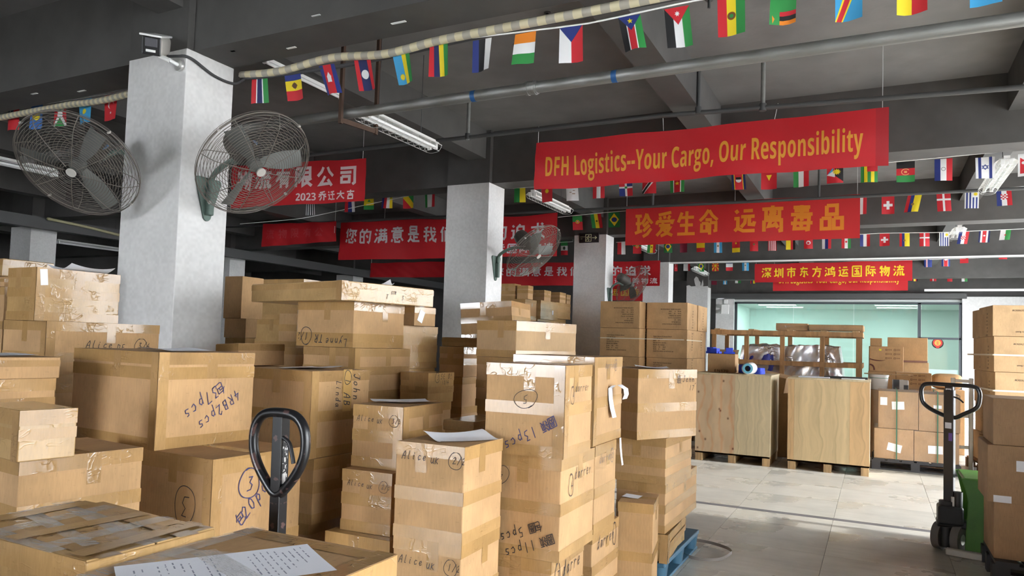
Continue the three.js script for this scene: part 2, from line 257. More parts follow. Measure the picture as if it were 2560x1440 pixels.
const BUNTINGS = {
  near: { z: -4.22, line: [[-4.67, 3.567], [-3.82, 3.550], [-2.94, 3.555], [-1.67, 3.489], [-1.01, 3.511], [0.00, 3.497], [0.64, 3.478]],
    flags: [['gambia', -4.441, 3.546, 0.166, 0.234, 0.019], ['moldova', -4.097, 3.530, 0.166, 0.238, 0.055], ['cambodia', -3.753, 3.528, 0.149, 0.237, 0.090], ['laos', -3.416, 3.528, 0.149, 0.246, 0.064], ['rwanda', -3.072, 3.529, 0.147, 0.242, 0.060], ['mauritius', -2.749, 3.531, 0.149, 0.229, 0.010], ['estonia', -2.401, 3.509, 0.146, 0.217, -0.004], ['ivory', -2.075, 3.500, 0.152, 0.206, -0.016], ['czech', -1.754, 3.489, 0.157, 0.235, 0.007], ['ssudan', -1.371, 3.489, 0.140, 0.217, 0.046], ['jordan', -1.079, 3.491, 0.149, 0.245, 0.029], ['bolivia', -0.763, 3.500, 0.155, 0.230, 0.008], ['zambia', -0.476, 3.497, 0.137, 0.209, -0.004], ['drcongo', -0.146, 3.490, 0.133, 0.238, 0.002], ['benin', 0.153, 3.481, 0.139, 0.245, 0.001], ['somalia', 0.478, 3.475, 0.135, 0.254, 0.000]] },
  nearleft: { z: -4.25, line: [[-8.54, 3.709], [-8.10, 3.705], [-7.09, 3.658], [-6.10, 3.642]],
    flags: [['samoa', -7.854, 3.693, 0.182, 0.239, -0.002], ['palau', -7.461, 3.671, 0.186, 0.242, 0.005], ['burundi', -7.083, 3.645, 0.171, 0.233, 0.010], ['kazakh', -6.705, 3.634, 0.193, 0.231, 0.010], ['turkey', -6.326, 3.629, 0.184, 0.236, 0.004]] },
  second: { z: -9.3, line: [[-10.08, 3.407], [-8.61, 3.442], [-6.21, 3.716], [-4.65, 3.685], [-2.28, 3.663], [-0.17, 3.658], [1.40, 3.694]],
    flags: [['uruguay2', -8.485, 3.693, 0.174, 0.210, 0.012], ['slovenia', -7.656, 3.704, 0.188, 0.210, 0.011], ['stvincent', -7.271, 3.719, 0.183, 0.207, 0.010], ['seychelles', -6.911, 3.723, 0.193, 0.210, -0.005], ['congo', -6.513, 3.723, 0.195, 0.232, 0.011], ['mexico2', -6.120, 3.735, 0.182, 0.247, 0.011], ['guinea', -4.589, 3.716, 0.173, 0.244, 0.008], ['kyrgyz', -4.166, 3.710, 0.173, 0.257, 0.014], ['white', -3.787, 3.695, 0.173, 0.247, 0.019], ['peru', -3.395, 3.684, 0.167, 0.226, 0.006], ['dominican', -3.017, 3.700, 0.184, 0.233, 0.017], ['trinidad', -2.692, 3.698, 0.184, 0.219, 0.005], ['suriname', -2.321, 3.697, 0.188, 0.225, 0.005], ['eswatini', -1.558, 3.680, 0.165, 0.223, 0.018], ['vietnam', -1.190, 3.671, 0.182, 0.233, 0.003], ['hungary', -0.823, 3.662, 0.175, 0.219, 0.003], ['antigua', -0.449, 3.671, 0.177, 0.210, 0.002], ['togo', -0.086, 3.660, 0.175, 0.215, 0.002], ['afghan', 0.285, 3.657, 0.184, 0.234, 0.001], ['paraguay', 0.656, 3.658, 0.173, 0.247, 0.001], ['israel', 1.047, 3.642, 0.180, 0.233, 0.004], ['nepal', 1.428, 3.648, 0.166, 0.241, -0.000]] },
  third: { z: -12.45, line: [[-5.33, 3.827], [-4.01, 3.878], [-1.98, 3.871], [-0.24, 3.886], [0.84, 3.880], [1.87, 3.918]],
    flags: [['portugal', -4.945, 3.831, 0.190, 0.261, 0.023], ['ghana', -4.587, 3.850, 0.201, 0.259, 0.046], ['brazil', -4.237, 3.868, 0.211, 0.276, 0.015], ['netherlands', -0.220, 3.891, 0.151, 0.269, -0.003], ['swiss', 0.147, 3.881, 0.174, 0.272, 0.002], ['ecuador', 0.509, 3.883, 0.185, 0.259, -0.052], ['denmark', 0.879, 3.889, 0.180, 0.277, 0.016], ['uruguay', 1.241, 3.890, 0.179, 0.254, -0.005], ['croatia', 1.628, 3.911, 0.183, 0.257, 0.014]] },
  fourth: { z: -14.05, line: [[-4.72, 3.554], [-3.42, 3.558], [-1.94, 3.551], [-0.27, 3.547], [0.05, 3.555], [0.95, 3.534], [2.11, 3.546]],
    flags: [['monaco', -4.610, 3.566, 0.160, 0.260, 0.007], ['portugal', -4.282, 3.563, 0.165, 0.249, 0.006], ['ghana', -3.980, 3.553, 0.162, 0.230, -0.011], ['brazil', -3.660, 3.558, 0.158, 0.244, 0.005], ['qatar', -3.355, 3.555, 0.140, 0.242, 0.005], ['spain', -3.028, 3.552, 0.160, 0.239, 0.005], ['argentina', -2.701, 3.548, 0.149, 0.260, 0.005], ['cameroon', -2.369, 3.544, 0.146, 0.257, 0.004], ['morocco', -2.045, 3.540, 0.143, 0.239, 0.004], ['usa', -1.724, 3.543, 0.147, 0.244, 0.003], ['belgium', -1.406, 3.539, 0.157, 0.227, 0.003], ['tunisia', -1.105, 3.535, 0.147, 0.217, 0.002], ['slovakia', -0.803, 3.538, 0.151, 0.230, 0.002], ['iran', -0.485, 3.541, 0.148, 0.234, 0.002], ['netherlands', -0.187, 3.551, 0.157, 0.218, 0.002], ['swiss', 0.118, 3.546, 0.154, 0.215, 0.001], ['ecuador', 0.422, 3.541, 0.151, 0.227, 0.001], ['denmark', 0.720, 3.536, 0.147, 0.231, 0.001], ['uruguay', 1.006, 3.532, 0.144, 0.229, 0.001], ['croatia', 1.294, 3.534, 0.147, 0.205, -0.034], ['costarica', 1.579, 3.535, 0.155, 0.191, -0.016], ['algeria', 1.869, 3.537, 0.141, 0.162, -0.022]] },
  fifth: { z: -19.2, line: [[-5.31, 3.697], [-3.83, 3.709], [-2.91, 3.710], [0.74, 3.669], [2.88, 3.701]],
    flags: [['turkey', -4.775, 3.772, 0.086, 0.278, 0.006], ['indonesia', -4.488, 3.765, 0.169, 0.265, 0.005], ['brazil', -4.117, 3.757, 0.156, 0.284, 0.005], ['macedonia', -3.747, 3.760, 0.173, 0.282, 0.005], ['france', -3.393, 3.762, 0.170, 0.279, 0.005], ['argentina', -2.996, 3.753, 0.167, 0.277, 0.004], ['iceland', 1.055, 3.755, 0.160, 0.259, 0.001], ['nkorea', 1.408, 3.746, 0.165, 0.238, 0.001], ['china', 1.766, 3.774, 0.162, 0.200, 0.000], ['spain', 2.499, 3.772, 0.156, 0.125, -0.000]] },
  fifthleft: { z: -19.2, line: [[-6.52, 3.665], [-5.76, 3.684]],
    flags: [['japan', -5.937, 3.709, 0.180, 0.219, 0.005]] },
  sixth: { z: -23.7, line: [[-4.85, 3.695], [-3.25, 3.691], [1.01, 3.702], [3.56, 3.715]],
    flags: [['qatar', -4.652, 3.706, 0.164, 0.193, 0.003], ['argentina', -4.309, 3.702, 0.124, 0.179, 0.003], ['algeria', -3.915, 3.711, 0.171, 0.152, 0.002], ['colombia', -3.466, 3.706, 0.144, 0.163, 0.002], ['belgium', 0.996, 3.691, 0.100, 0.115, 0.001], ['denmark', 1.432, 3.697, 0.157, 0.125, 0.000], ['china', 1.836, 3.692, 0.125, 0.135, 0.000], ['algeria', 2.190, 3.688, 0.142, 0.134, 0.000]] },
  dark: { z: -13.9, line: [[-15.27, 4.055], [-13.65, 4.077], [-11.46, 4.089]],
    flags: [['stvincent', -14.951, 4.086, 0.145, 0.128, 0.009], ['monaco', -14.437, 4.087, 0.198, 0.116, 0.008], ['swiss', -14.018, 4.081, 0.139, 0.094, 0.006], ['finland', -13.163, 4.068, 0.160, 0.112, 0.007], ['israel', -12.003, 4.072, 0.151, 0.198, 0.011], ['peru', -13.566, 4.074, 0.163, 0.103, 0.006]] },
  mex: { z: -16.9, line: [[-7.21, 4.019], [-6.81, 4.036]],
    flags: [['mexico', -7.044, 4.054, 0.185, 0.355, 0.011]] },
};

// ------------------------------------------------------------------ the hall
const PZ = [-3.7, -8.5, -13.25, -18.0, -22.75];              // front faces of the near row of pillars
const X0 = -24, X1 = 4.9, ZB = -30, ZF = 9, SOF = 3.6, CEIL = 4.31;
{ // floor: grey screed with 0.8 m tiles set a little proud of it
  const f = new THREE.Group(); f.name = 'floor'; f.userData.kind = 'structure'; scene.add(f);
  part('screed', metric(bx2(X0 - 0.3, X1 + 0.3, -0.2, -0.006, ZB, ZF + 0.3), 0.5), M.screed, f);
  const rest = [], near = [], gap = 0.003, made = {};
  const rows = [];                                            // tile rows in z, with the dark line course at -7.1
  for (let z = -6.62; z < ZF; z += 0.8) rows.push([z, Math.min(z + 0.8, ZF)]);
  rows.push([-7.065, -6.62]); rows.push([-7.955, -7.155]);
  for (let z = -7.955; z > ZB; z -= 0.8) rows.push([Math.max(z - 0.8, ZB), z]);
  for (let i = -29; i < 7; i++) {
    const xa = Math.max(X0, -0.325 + i * 0.8155), xb = Math.min(X1, xa + 0.8155);
    if (xb - xa < 0.05) continue;
    for (const [za, zb] of rows) {
      const mx = (xa + xb) / 2, mz = (za + zb) / 2, vis = mx > -3.2 && mx < 2.2 && mz < -4 && mz > -11.6;
      const key = [xb - xa, zb - za, 0].map((v) => v.toFixed(3)).join();
      if (vis) near.push([mx, mz, xb - xa, zb - za, key]);
      else rest.push(metric(box(xb - xa - gap, 0.006, zb - za - gap, mx, -0.003, mz), 0.8));
    }
  }
  let q = 0;
  for (const [x, z, w, d, key] of near) {
    const k = key + (q % 4); q += 3;
    made[k] ??= metric(box(w - gap, 0.006, d - gap), 0.8, rnd(), rnd());
    const t = part('tile', made[k], M.tile[q % 4], f); t.position.set(x, -0.003, z);
  }
  tag(part('tile', rest, M.tile[0], f), null, null, null, 'stuff');
  part('line_course', metric(bx2(-10, X1, -0.006, 0, -7.153, -7.067), 1), M.stripe, f, 'dark inlaid floor line');
}
const rect = (x0, x1, z0, z1) => ({ x0, x1, z0, z1 });
struct('ceiling', metric(bx2(X0 - 0.3, X1 + 0.3, CEIL, CEIL + 0.3, ZB, ZF + 0.3), 0.5), M.slab);
{ // right outer wall with the dock doors that let the daylight in
  const doors = [[-4.4, 2.6, 3.35], [-10.25, -6.62, 3.35], [-22, -11.4, 3.35]], g = [];
  const edges = [[ZF + 0.3, 2.6], [-4.4, -6.62], [-10.25, -11.4], [-22, ZB]];
  for (const [a, b] of edges) g.push(bx2(X1, X1 + 0.3, -0.2, CEIL, b, a));
  for (const [a, b, h] of doors) g.push(bx2(X1, X1 + 0.3, h, CEIL, a, b));
  struct('wall_right', metric(join(g), 0.5), M.white);
  // unseen blocks added across the yard so sun enters one door only
  const pale = std({ color: lin(0.78, 0.78, 0.76), map: again(mottle, 0.2), roughness: 0.8 });
  for (const [z0, z1, l] of [[-6.3, 40, 'south'], [-60, -10.7, 'north']]) struct(numbered('added_sun_block'), metric(bx2(24, 34, -0.25, 12.4, z0, z1), 0.3), pale, 'unseen pale block added across the yard to hold off the sun, ' + l + ' of the gap');
  const yard = struct('yard', metric(bx2(X1 + 0.3, 70, -0.25, -0.02, -60, 40), 0.3), std({ color: lin(0.36, 0.355, 0.345), map: again(concrete, 0.3), roughness: 0.9 }));
  struct('yard_apron', metric(bx2(-30, X1 + 0.3, -0.25, -0.02, ZF + 0.3, 40), 0.3), yard.material, 'pale concrete apron outside the added opening behind the camera');
  yard.userData.label = 'pale concrete yard outside the dock doors';
}
struct('wall_left', metric(bx2(X0 - 0.3, X0, -0.2, CEIL, ZB, ZF + 0.3), 0.5), M.grey);
struct('wall_front', metric(join([bx2(X0, -8.6, -0.2, CEIL, ZF, ZF + 0.3), bx2(-8.6, -5.4, 3.3, CEIL, ZF, ZF + 0.3), bx2(-5.4, X1, -0.2, CEIL, ZF, ZF + 0.3)]), 0.5), M.white, 'wall behind the camera with an added opening for fill light');  // unseen opening added behind the camera to fill the front faces with light
struct('wall_back', metric(join([bx2(X0, -4.72, -0.2, CEIL, -24.8, -24.5), bx2(-4.72, X1, 3.1, CEIL, -24.85, -24.55)]), 0.5), M.grey);
struct('wall_office_side', metric(join([bx2(2.2, X1, 0, 3.18, -24.6, -24.4)]), 0.5), M.white);
// pillars: white to the beam soffit, dark paint above
function pillar(x, z, w, d, top, label, name = 'concrete_pillar') {
  const g = new THREE.Group(); g.name = numbered(name); g.userData.kind = 'structure'; g.userData.label = label; g.position.set(x, 0, z); scene.add(g);
  part('white_shaft', metric(new RoundedBoxGeometry(w, top, d, 2, 0.006).translate(0, top / 2, 0), 0.7, rnd(), rnd()), M.white, g);
  part('painted_head', metric(box(w - 0.004, CEIL - top, d - 0.004, 0, (CEIL + top) / 2, 0), 0.6, rnd(), rnd()), M.grey, g);
  return g;
}
const pl = ['nearest', 'second', 'third', 'fourth', 'fifth'];
PZ.forEach((z, i) => pillar(-4.98, z - 0.225, 0.66, 0.45, i === 4 ? 3.36 : SOF, pl[i] + ' white painted pillar of the central row'));
{ // the torn edge of the white skim coat on the fifth pillar
  const s = new THREE.Shape(); const pts = [[-0.33, 0], [-0.33, 0.05], [-0.25, 0.07], [-0.18, 0.03], [-0.05, 0.04], [-0.08, 0.14], [-0.1, 0.26], [-0.04, 0.34], [0.02, 0.30], [0.06, 0.2], [0.1, 0.16], [0.1, 0.06], [0.12, 0.05], [0.15, 0.18], [0.17, 0.24], [0.19, 0.1], [0.18, 0.03], [0.33, 0.04], [0.33, 0]];
  pts.forEach(([x, y], i) => (i ? s.lineTo(x, y) : s.moveTo(x, y)));
  struct('trim_1', new THREE.ExtrudeGeometry(s, { depth: 0.006, bevelEnabled: false }).translate(-4.98, 3.355, -22.752), M.white, 'ragged white skim coat edge on the fifth pillar');
}
pillar(-14.93, -8.6, 0.66, 0.5, 3.42, 'shaded white pillar far left, nearer one');
pillar(-14.93, -13.45, 0.66, 0.5, 3.42, 'shaded white pillar far left, farther one');
pillar(-14.93, -18.3, 0.66, 0.5, 3.42, 'shaded white pillar at the back left');
// beams across the hall and the ribs between them
PZ.forEach((z, i) => { const a = z - 0.06 - 0.02 * i; struct(numbered('ceiling_beam'), metric(bx2(X0, X1, SOF, CEIL + 0.01, a - 0.37, a), 0.5, rnd(), rnd()), M.grey, ['first', 'second', 'third', 'fourth', 'fifth'][i] + ' dark painted main beam from the camera'); });
struct(numbered('ceiling_beam'), metric(bx2(X0, X1, SOF, CEIL + 0.01, 0.7, 1.07), 0.5), M.grey, 'main beam above the camera');
{
  let n = 0;
  for (let k = -6; k <= 2; k++) {
    const xr = -4.72 + 3.08 * k; if (xr > 4.6 || xr < X0 + 1) continue;
    const segs = [], zs = [ZF, 1.07, 0.7, ...PZ.flatMap((z, i) => [z - 0.06 - 0.02 * i, z - 0.43 - 0.02 * i])];
    for (let i = 0; i < zs.length; i += 2) segs.push(bx2(xr - 0.28, xr, 3.925, CEIL + 0.01, zs[i + 1] ?? -24.5, zs[i]));
    struct(numbered('ceiling_rib'), metric(join(segs), 0.5, rnd(), rnd()), M.grey, 'dark painted ceiling rib, ' + ['first', 'second', 'third', 'fourth', 'fifth', 'sixth', 'seventh', 'eighth', 'ninth'][n++] + ' from the left');
  }
}
// flakes of peeled paint on the first beam
{
  const fl = [[-4.37, 3.602, -3.88], [-3.9, 3.598, -4.0], [-6.9, 3.598, -3.9], [-6.4, 3.598, -4.02], [-2.9, 3.598, -3.95], [-3.45, 3.66, -3.757]];
  fl.forEach(([x, y, z], i) => part('paint_flake', box(i === 0 ? 0.035 : rr(0.05, 0.12), 0.004, 0.02), M.bright, scene.getObjectByName('ceiling_beam')).position.set(x, y, z));
}
struct('trim_2', metric(bx2(-14.1, -13.9, 3.31, 3.52, -24.4, 6), 0.5), M.steelGrey, 'long dark steel beam running along the left bay');
struct('trim_3', metric(bx2(-4.9, 2.3, 3.12, 3.27, -24.42, -24.25), 0.5), M.steelGrey, 'dark steel beam above the glass office front');
{ // glass office at the back: aluminium frame, glass panes, a lit room behind
  const w = new THREE.Group(); w.name = 'window_1'; w.userData.kind = 'structure'; w.userData.label = 'long glazed office front with grey aluminium frame'; scene.add(w);
  const fr = []; const z = -24.5;
  for (const [a, b] of [[-4.13, -4.05], [1.09, 1.17], [2.13, 2.2]]) fr.push(bx2(a, b, 0, 3.0, z - 0.05, z + 0.05));
  fr.push(bx2(-4.13, 2.2, 2.96, 3.02, z - 0.05, z + 0.05), bx2(-4.13, 1.1, 0, 0.1, z - 0.05, z + 0.05), bx2(1.12, 2.17, 1.94, 2.0, z - 0.05, z + 0.05));
  part('aluminium_frame', fr, M.frame, w);
  for (const [a, b] of [[-4.05, -2.34], [-2.33, -0.62], [-0.61, 1.09]]) part('pane', bx2(a + 0.002, b - 0.002, 0.1, 2.96, z - 0.006, z + 0.006), M.glass, w);
  part('pane', bx2(1.18, 2.12, 2.0, 2.96, z - 0.006, z + 0.006), M.glass, w);
  const d = new THREE.Group(); d.name = 'door_1'; d.userData.kind = 'structure'; d.userData.label = 'glass office door with a frosted lower half'; scene.add(d);
  part('door_leaf', bx2(1.18, 2.12, 1.08, 1.94, z - 0.006, z + 0.006), M.glass, d);
  part('frosted_panel', bx2(1.18, 2.12, 0.02, 1.07, z - 0.006, z + 0.006), M.frost, d);
  // the office itself
  struct('office_walls', metric(join([bx2(-4.4, 5.2, 0, 3.05, -29.2, -29), bx2(-4.5, -4.3, 0, 3.05, -29, -24.56), bx2(4.8, 5.0, 0, 3.05, -29, -24.6)]), 0.5), M.office, 'pale walls of the office behind the glass');
  struct('office_ceiling', bx2(-4.5, 5.0, 3.04, 3.12, -29.2, -24.56), std({ color: lin(0.72, 0.75, 0.74), roughness: 0.8 }), 'office ceiling');
  for (const [x, zz, i] of [[-3.0, -26.0, 0], [-2.9, -27.3, 1], [0.55, -26.0, 2], [0.6, -27.3, 3], [3.2, -26.6, 4]]) {
    const t = thing('ceiling_panel_light', 'white LED panel in the office ceiling, ' + ['front left', 'rear left', 'front right', 'rear right', 'far right'][i], 'light', [x, 3.03, zz]);
    part('housing', box(1.24, 0.03, 0.34, 0, 0.0, 0), M.bright, t);
    part('diffuser', box(1.18, 0.006, 0.28, 0, -0.018, 0), M.ledPanel, t);
    const l = new THREE.RectAreaLight(lin(0.93, 1, 0.98), 5, 1.18, 0.28); l.position.set(x, 2.995, zz); l.rotation.x = -PI / 2; scene.add(l);
  }
}
{ // white wall panel left of the office front, with an emergency light on it
  struct('wall_panel', metric(bx2(-4.7, -4.13, 0, 3.1, -24.42, -24.3), 0.5), M.white, 'narrow white wall panel left of the office glass');
  const e = thing('emergency_light', 'twin lamp emergency light on the white panel by the office', 'light', [-4.5, 2.86, -24.27]);
  part('body', rbox(0.24, 0.3, 0.05, 0.01, 0.1, -0.1, 0), M.bright, e);
  for (const y of [0.0, -0.19]) { part('lamp_head', disc(0.055, 0.06).rotateX(PI / 2).translate(-0.08, y, 0.02), M.alu, e); }
  part('conduit_box', rbox(0.12, 0.12, 0.05, 0.008, 0.12, 0.15, 0), M.bright, e);
}
struct('trim_4', metric(join([bx2(1.2, 4.9, 3.26, 3.32, -23.4, -23.34), bx2(-5, 4.9, 3.565, 3.6, -18.07, -18.03)]), 1), M.bright, 'white cable trunking on the far beams');

// ------------------------------------------------------------------ writing
// single strokes on a 100 by 100 grid, strokes apart by ';', points by ' '
const HAN = {
  有: '8,25 92,25;48,5 35,35 8,65;38,42 38,95;38,42 80,42 80,88 70,94;38,58 80,58;38,73 80,73',
  限: '12,8 12,95;12,8 38,8 27,40 38,60 30,72 22,70;50,8 85,8 85,50 50,50;50,29 85,29;50,8 50,88 68,78;92,56 74,66;62,52 72,75 95,92',
  公: '38,8 28,30 8,50;62,8 72,30 92,50;48,50 35,72 20,88 75,84;62,65 85,95',
  司: '12,15 85,15 85,85 74,93;12,36 68,36;20,55 58,55 58,82 20,82 20,55',
  流: '12,10 24,22;6,36 18,48;8,90 18,75 28,58;58,4 62,14;34,20 96,20;62,22 44,44 88,40;74,30 92,48;46,54 44,75 34,94;64,54 64,92;82,54 82,86 94,88 96,76',
  物: '18,10 10,32;26,5 26,95;8,30 44,30;6,62 44,52;58,5 52,28 42,46;52,22 92,22 88,75 82,92 72,84;66,24 58,52 44,70;80,24 72,60 52,88',
  乔: '78,6 20,16;8,34 92,34;48,14 36,40 6,60;54,34 70,50 94,60;36,54 36,72 20,95;66,54 66,95',
  迁: '12,10 22,22;6,42 22,42 22,78 8,90;22,80 45,90 95,90;84,10 42,18;38,42 94,42;66,18 66,82',
  大: '8,36 92,36;50,6 46,50 8,94;52,40 66,70 94,92',
  吉: '50,4 50,46;10,22 90,22;22,46 78,46;24,60 76,60 76,94 24,94 24,60',
  您: '24,4 8,34;18,24 18,60;44,4 32,26;38,16 92,16 84,30;64,16 64,56 52,52;46,30 36,50;78,30 92,48;16,70 10,88;34,66 36,88 66,90 70,78;50,62 58,74;80,66 92,84',
  的: '28,4 20,20;10,22 10,92;10,22 42,22 42,90 10,90;10,54 42,54;64,4 50,34;58,22 92,22 90,80 82,92 70,84;62,44 74,60',
  满: '12,8 24,20;6,34 18,46;8,92 18,76 26,58;34,18 96,18;50,6 50,30;78,6 78,30;34,38 96,38;38,54 38,96;38,54 92,54 92,90 84,94;54,40 52,66 44,84;52,66 60,80;78,40 74,66 66,84;74,66 82,80',
  意: '50,2 50,10;16,12 84,12;36,16 40,26;64,16 60,26;6,28 94,28;24,38 76,38 76,66 24,66 24,38;24,52 76,52;14,76 8,92;32,72 34,92 64,94 68,84;48,70 54,80;80,72 92,88',
  是: '26,6 74,6 74,40 26,40 26,6;26,23 74,23;8,50 92,50;52,50 52,88;52,68 82,68;28,58 24,78 8,94;24,74 44,90 94,90',
  我: '40,6 12,16;6,34 94,34;26,14 26,90 16,86;6,64 46,54;58,4 62,46 78,86 92,92 94,74;88,44 72,68 48,88;76,8 88,22',
  们: '26,4 8,40;18,28 18,95;40,8 50,20;38,26 38,95;58,14 90,14 90,88 80,94',
  最: '28,4 72,4 72,34 28,34 28,4;28,19 72,19;6,44 94,44;18,44 18,86;42,44 42,95;18,58 42,58;18,71 42,71;6,88 50,80;52,56 88,56 80,76 50,95;58,62 72,80 94,94',
  追: '12,10 22,22;6,42 22,42 22,78 8,90;22,80 45,90 95,90;60,4 50,16;42,18 42,78;42,18 82,18 82,44 42,44;42,54 84,54 84,78 42,78',
  求: '8,28 92,28;72,8 84,18;50,4 50,90 38,86;20,44 32,56;10,84 46,58;88,42 66,58;54,48 70,74 94,90',
  东: '14,20 86,20;44,4 24,48 82,48;54,36 54,90 42,86;32,60 12,82;70,60 90,80',
  方: '48,2 54,14;6,24 94,24;38,44 80,44 76,84 70,94 58,86;40,26 36,58 10,94',
  鸿: '8,10 18,20;4,36 14,46;4,90 12,76 20,60;24,24 52,24;38,24 38,76;22,78 54,72;74,2 68,14;60,16 88,16 86,38;60,16 60,52 94,52 92,86 80,92;72,26 78,34;56,70 84,70',
  运: '12,10 22,22;6,42 22,42 22,78 8,90;22,80 45,90 95,90;46,14 86,14;36,36 94,36;60,38 46,70 84,66;74,54 92,76',
  国: '10,8 90,8 90,94 10,94 10,8;26,26 74,26;50,26 50,76;30,50 70,50;24,76 78,76;62,58 70,68',
  际: '12,8 12,95;12,8 38,8 27,40 38,60 30,72 22,70;50,16 88,16;44,38 96,38;70,38 70,90 58,86;56,54 46,78;82,52 94,74',
  深: '12,10 24,20;6,34 18,44;8,92 18,76 28,58;38,8 36,24;38,10 94,10 90,24;56,20 44,36;76,18 90,34;36,54 96,54;66,38 66,96;64,56 34,88;68,56 96,86',
  圳: '6,36 40,36;22,8 22,78;4,84 42,70;52,8 52,60 42,92;70,14 70,80;90,6 90,96',
  市: '50,2 50,14;6,20 94,20;20,40 20,84;20,40 80,40 80,78 68,80;50,20 50,97',
  珍: '6,14 40,14;8,44 38,44;23,14 23,76;4,82 42,72;66,4 58,24 40,46;66,6 78,28 96,44;74,36 48,56;82,50 48,74;90,64 70,86 46,96',
  爱: '84,4 18,12;24,20 30,32;48,16 52,28;78,16 68,30;12,36 8,50;10,38 92,38 86,50;20,54 80,54;42,44 32,74 8,94;36,66 78,66 62,86 30,96;44,70 62,84 92,96',
  生: '28,8 10,46;22,28 88,28;18,58 84,58;52,4 52,92;6,92 94,92',
  命: '50,2 32,24 6,44;52,4 68,24 94,42;34,40 66,40;16,54 42,54 42,84 16,84 16,54;56,52 56,98;56,52 86,52 86,82 74,84',
  远: '12,10 22,22;6,42 22,42 22,78 8,90;22,80 45,90 95,90;46,14 86,14;36,36 94,36;56,38 52,60 36,76;72,38 72,66 90,68 94,56',
  离: '50,0 50,8;6,12 94,12;38,18 64,34;64,18 36,36;22,18 22,42 78,42 78,18;14,54 14,96;14,54 86,54 86,92 74,94;48,42 34,76 66,72;58,62 72,82',
  毒: '50,2 50,38;16,10 84,10;20,22 80,22;6,36 94,36;26,46 20,88 80,88;26,46 80,46 76,92 64,94;6,68 94,68;48,50 52,60;46,72 50,82',
  品: '30,8 70,8 70,40 30,40 30,8;10,54 42,54 42,92 10,92 10,54;58,54 90,54 90,92 58,92 58,54',
  包: '34,2 24,26 8,42;26,20 86,20 82,60 68,58;26,38 60,38 60,58 26,58;26,38 26,84 40,92 90,88 92,70',
  圆: '10,10 88,10 88,92 10,92 10,10;34,22 66,22 66,36 34,36 34,22;28,46 72,46 72,70;28,46 28,72;50,52 44,74 26,84;54,70 72,82',
  领: '26,6 6,40;28,8 46,34;22,38 30,46;8,54 42,54 26,74;22,70 36,88;54,12 96,12;74,12 68,26;58,28 58,70;58,28 92,28 92,70;74,36 72,66 54,92;78,70 94,92',
};
function strokes(c, str, x, y, w, h, lw, color, cap = 'butt') {
  c.strokeStyle = color; c.lineWidth = lw; c.lineCap = cap; c.lineJoin = cap === 'butt' ? 'miter' : 'round'; c.miterLimit = 3;
  for (const s of str.split(';')) {
    c.beginPath();
    s.split(' ').forEach((p, i) => { const [a, b] = p.split(',').map(Number); const X = x + (a / 100) * w, Y = y + (b / 100) * h; if (i) c.lineTo(X, Y); else c.moveTo(X, Y); });
    c.stroke();
  }
}
function han(c, text, x, y, size, pitch, color, weight = 0.115, sy = 1) { [...text].forEach((ch, i) => HAN[ch] && strokes(c, HAN[ch], x + i * pitch, y, size, size * sy, size * weight, color)); }
// felt pen hand
const PEN = {
  A: '8,95 22,40 48,6 58,30 62,95;14,60 62,58', l: '34,2 26,60 30,90 44,90', i: '30,42 26,82 38,90;34,20 35,26', c: '62,46 36,42 20,66 34,92 64,82', e: '20,70 58,62 50,42 28,50 20,74 36,92 64,82',
  U: '12,22 12,72 34,92 58,76 62,22;62,30 62,80 74,92', K: '18,10 16,95;66,20 20,56 68,92', D: '20,12 18,92;18,12 60,24 62,72 18,92', E: '62,12 24,14 22,90 66,88;24,50 56,48', d: '58,46 32,46 16,70 30,92 54,78 60,6;60,6 58,92',
  a: '56,50 32,46 16,70 30,92 54,78 58,48;58,48 66,92', r: '22,46 22,92;22,62 40,46 58,50', n: '18,46 20,92;20,62 42,46 56,60 58,92', p: '22,44 14,132;20,58 44,44 62,64 44,90 20,84', s: '60,44 30,46 28,62 58,72 50,94 16,90',
  J: '30,10 70,10;56,10 52,78 34,94 16,78', o: '44,46 20,56 20,84 42,92 60,76 56,52 44,46', h: '22,4 18,92;20,62 44,46 56,62 56,92', y: '20,46 36,74 58,46;60,40 36,110 14,124', G: '64,22 40,8 16,34 18,76 44,92 64,76 62,54 40,54', B: '20,10 18,92;20,10 54,16 54,42 22,48;22,48 62,58 60,84 18,92',
  L: '24,6 20,90 66,86', m: '12,46 14,92;14,60 30,46 40,60 42,92;42,60 58,46 70,60 72,92', T: '10,12 72,12;42,12 38,92', R: '20,10 18,92;20,10 58,18 56,44 20,50;30,50 66,92', S: '62,14 28,14 24,42 60,56 56,90 14,86',
  0: '40,10 16,36 20,80 42,92 62,66 58,26 40,10', 1: '40,8 36,94', 2: '16,28 38,8 60,26 18,92 72,88', 3: '18,12 54,12 32,44 62,62 52,88 14,92', 4: '46,8 12,60 70,60;50,40 46,94', 5: '64,10 30,10 24,44 58,48 60,78 18,92', 7: '14,14 64,12 34,94', 6: '54,8 24,50 22,84 50,92 58,66 26,60', '/': '70,0 18,100', ' ': '',
};
function pen(c, text, x, y, size, lw, color, slant = 0.18) {
  c.save(); c.transform(1, 0, -slant, 1, x + slant * (y + size), y);
  [...text].forEach((ch, i) => { const s = PEN[ch] ?? HAN[ch]; if (s) strokes(c, s, i * size * 0.66, 0, HAN[ch] ? size * 0.8 : size * 0.72, size, lw, color, 'round'); });
  c.restore();
}
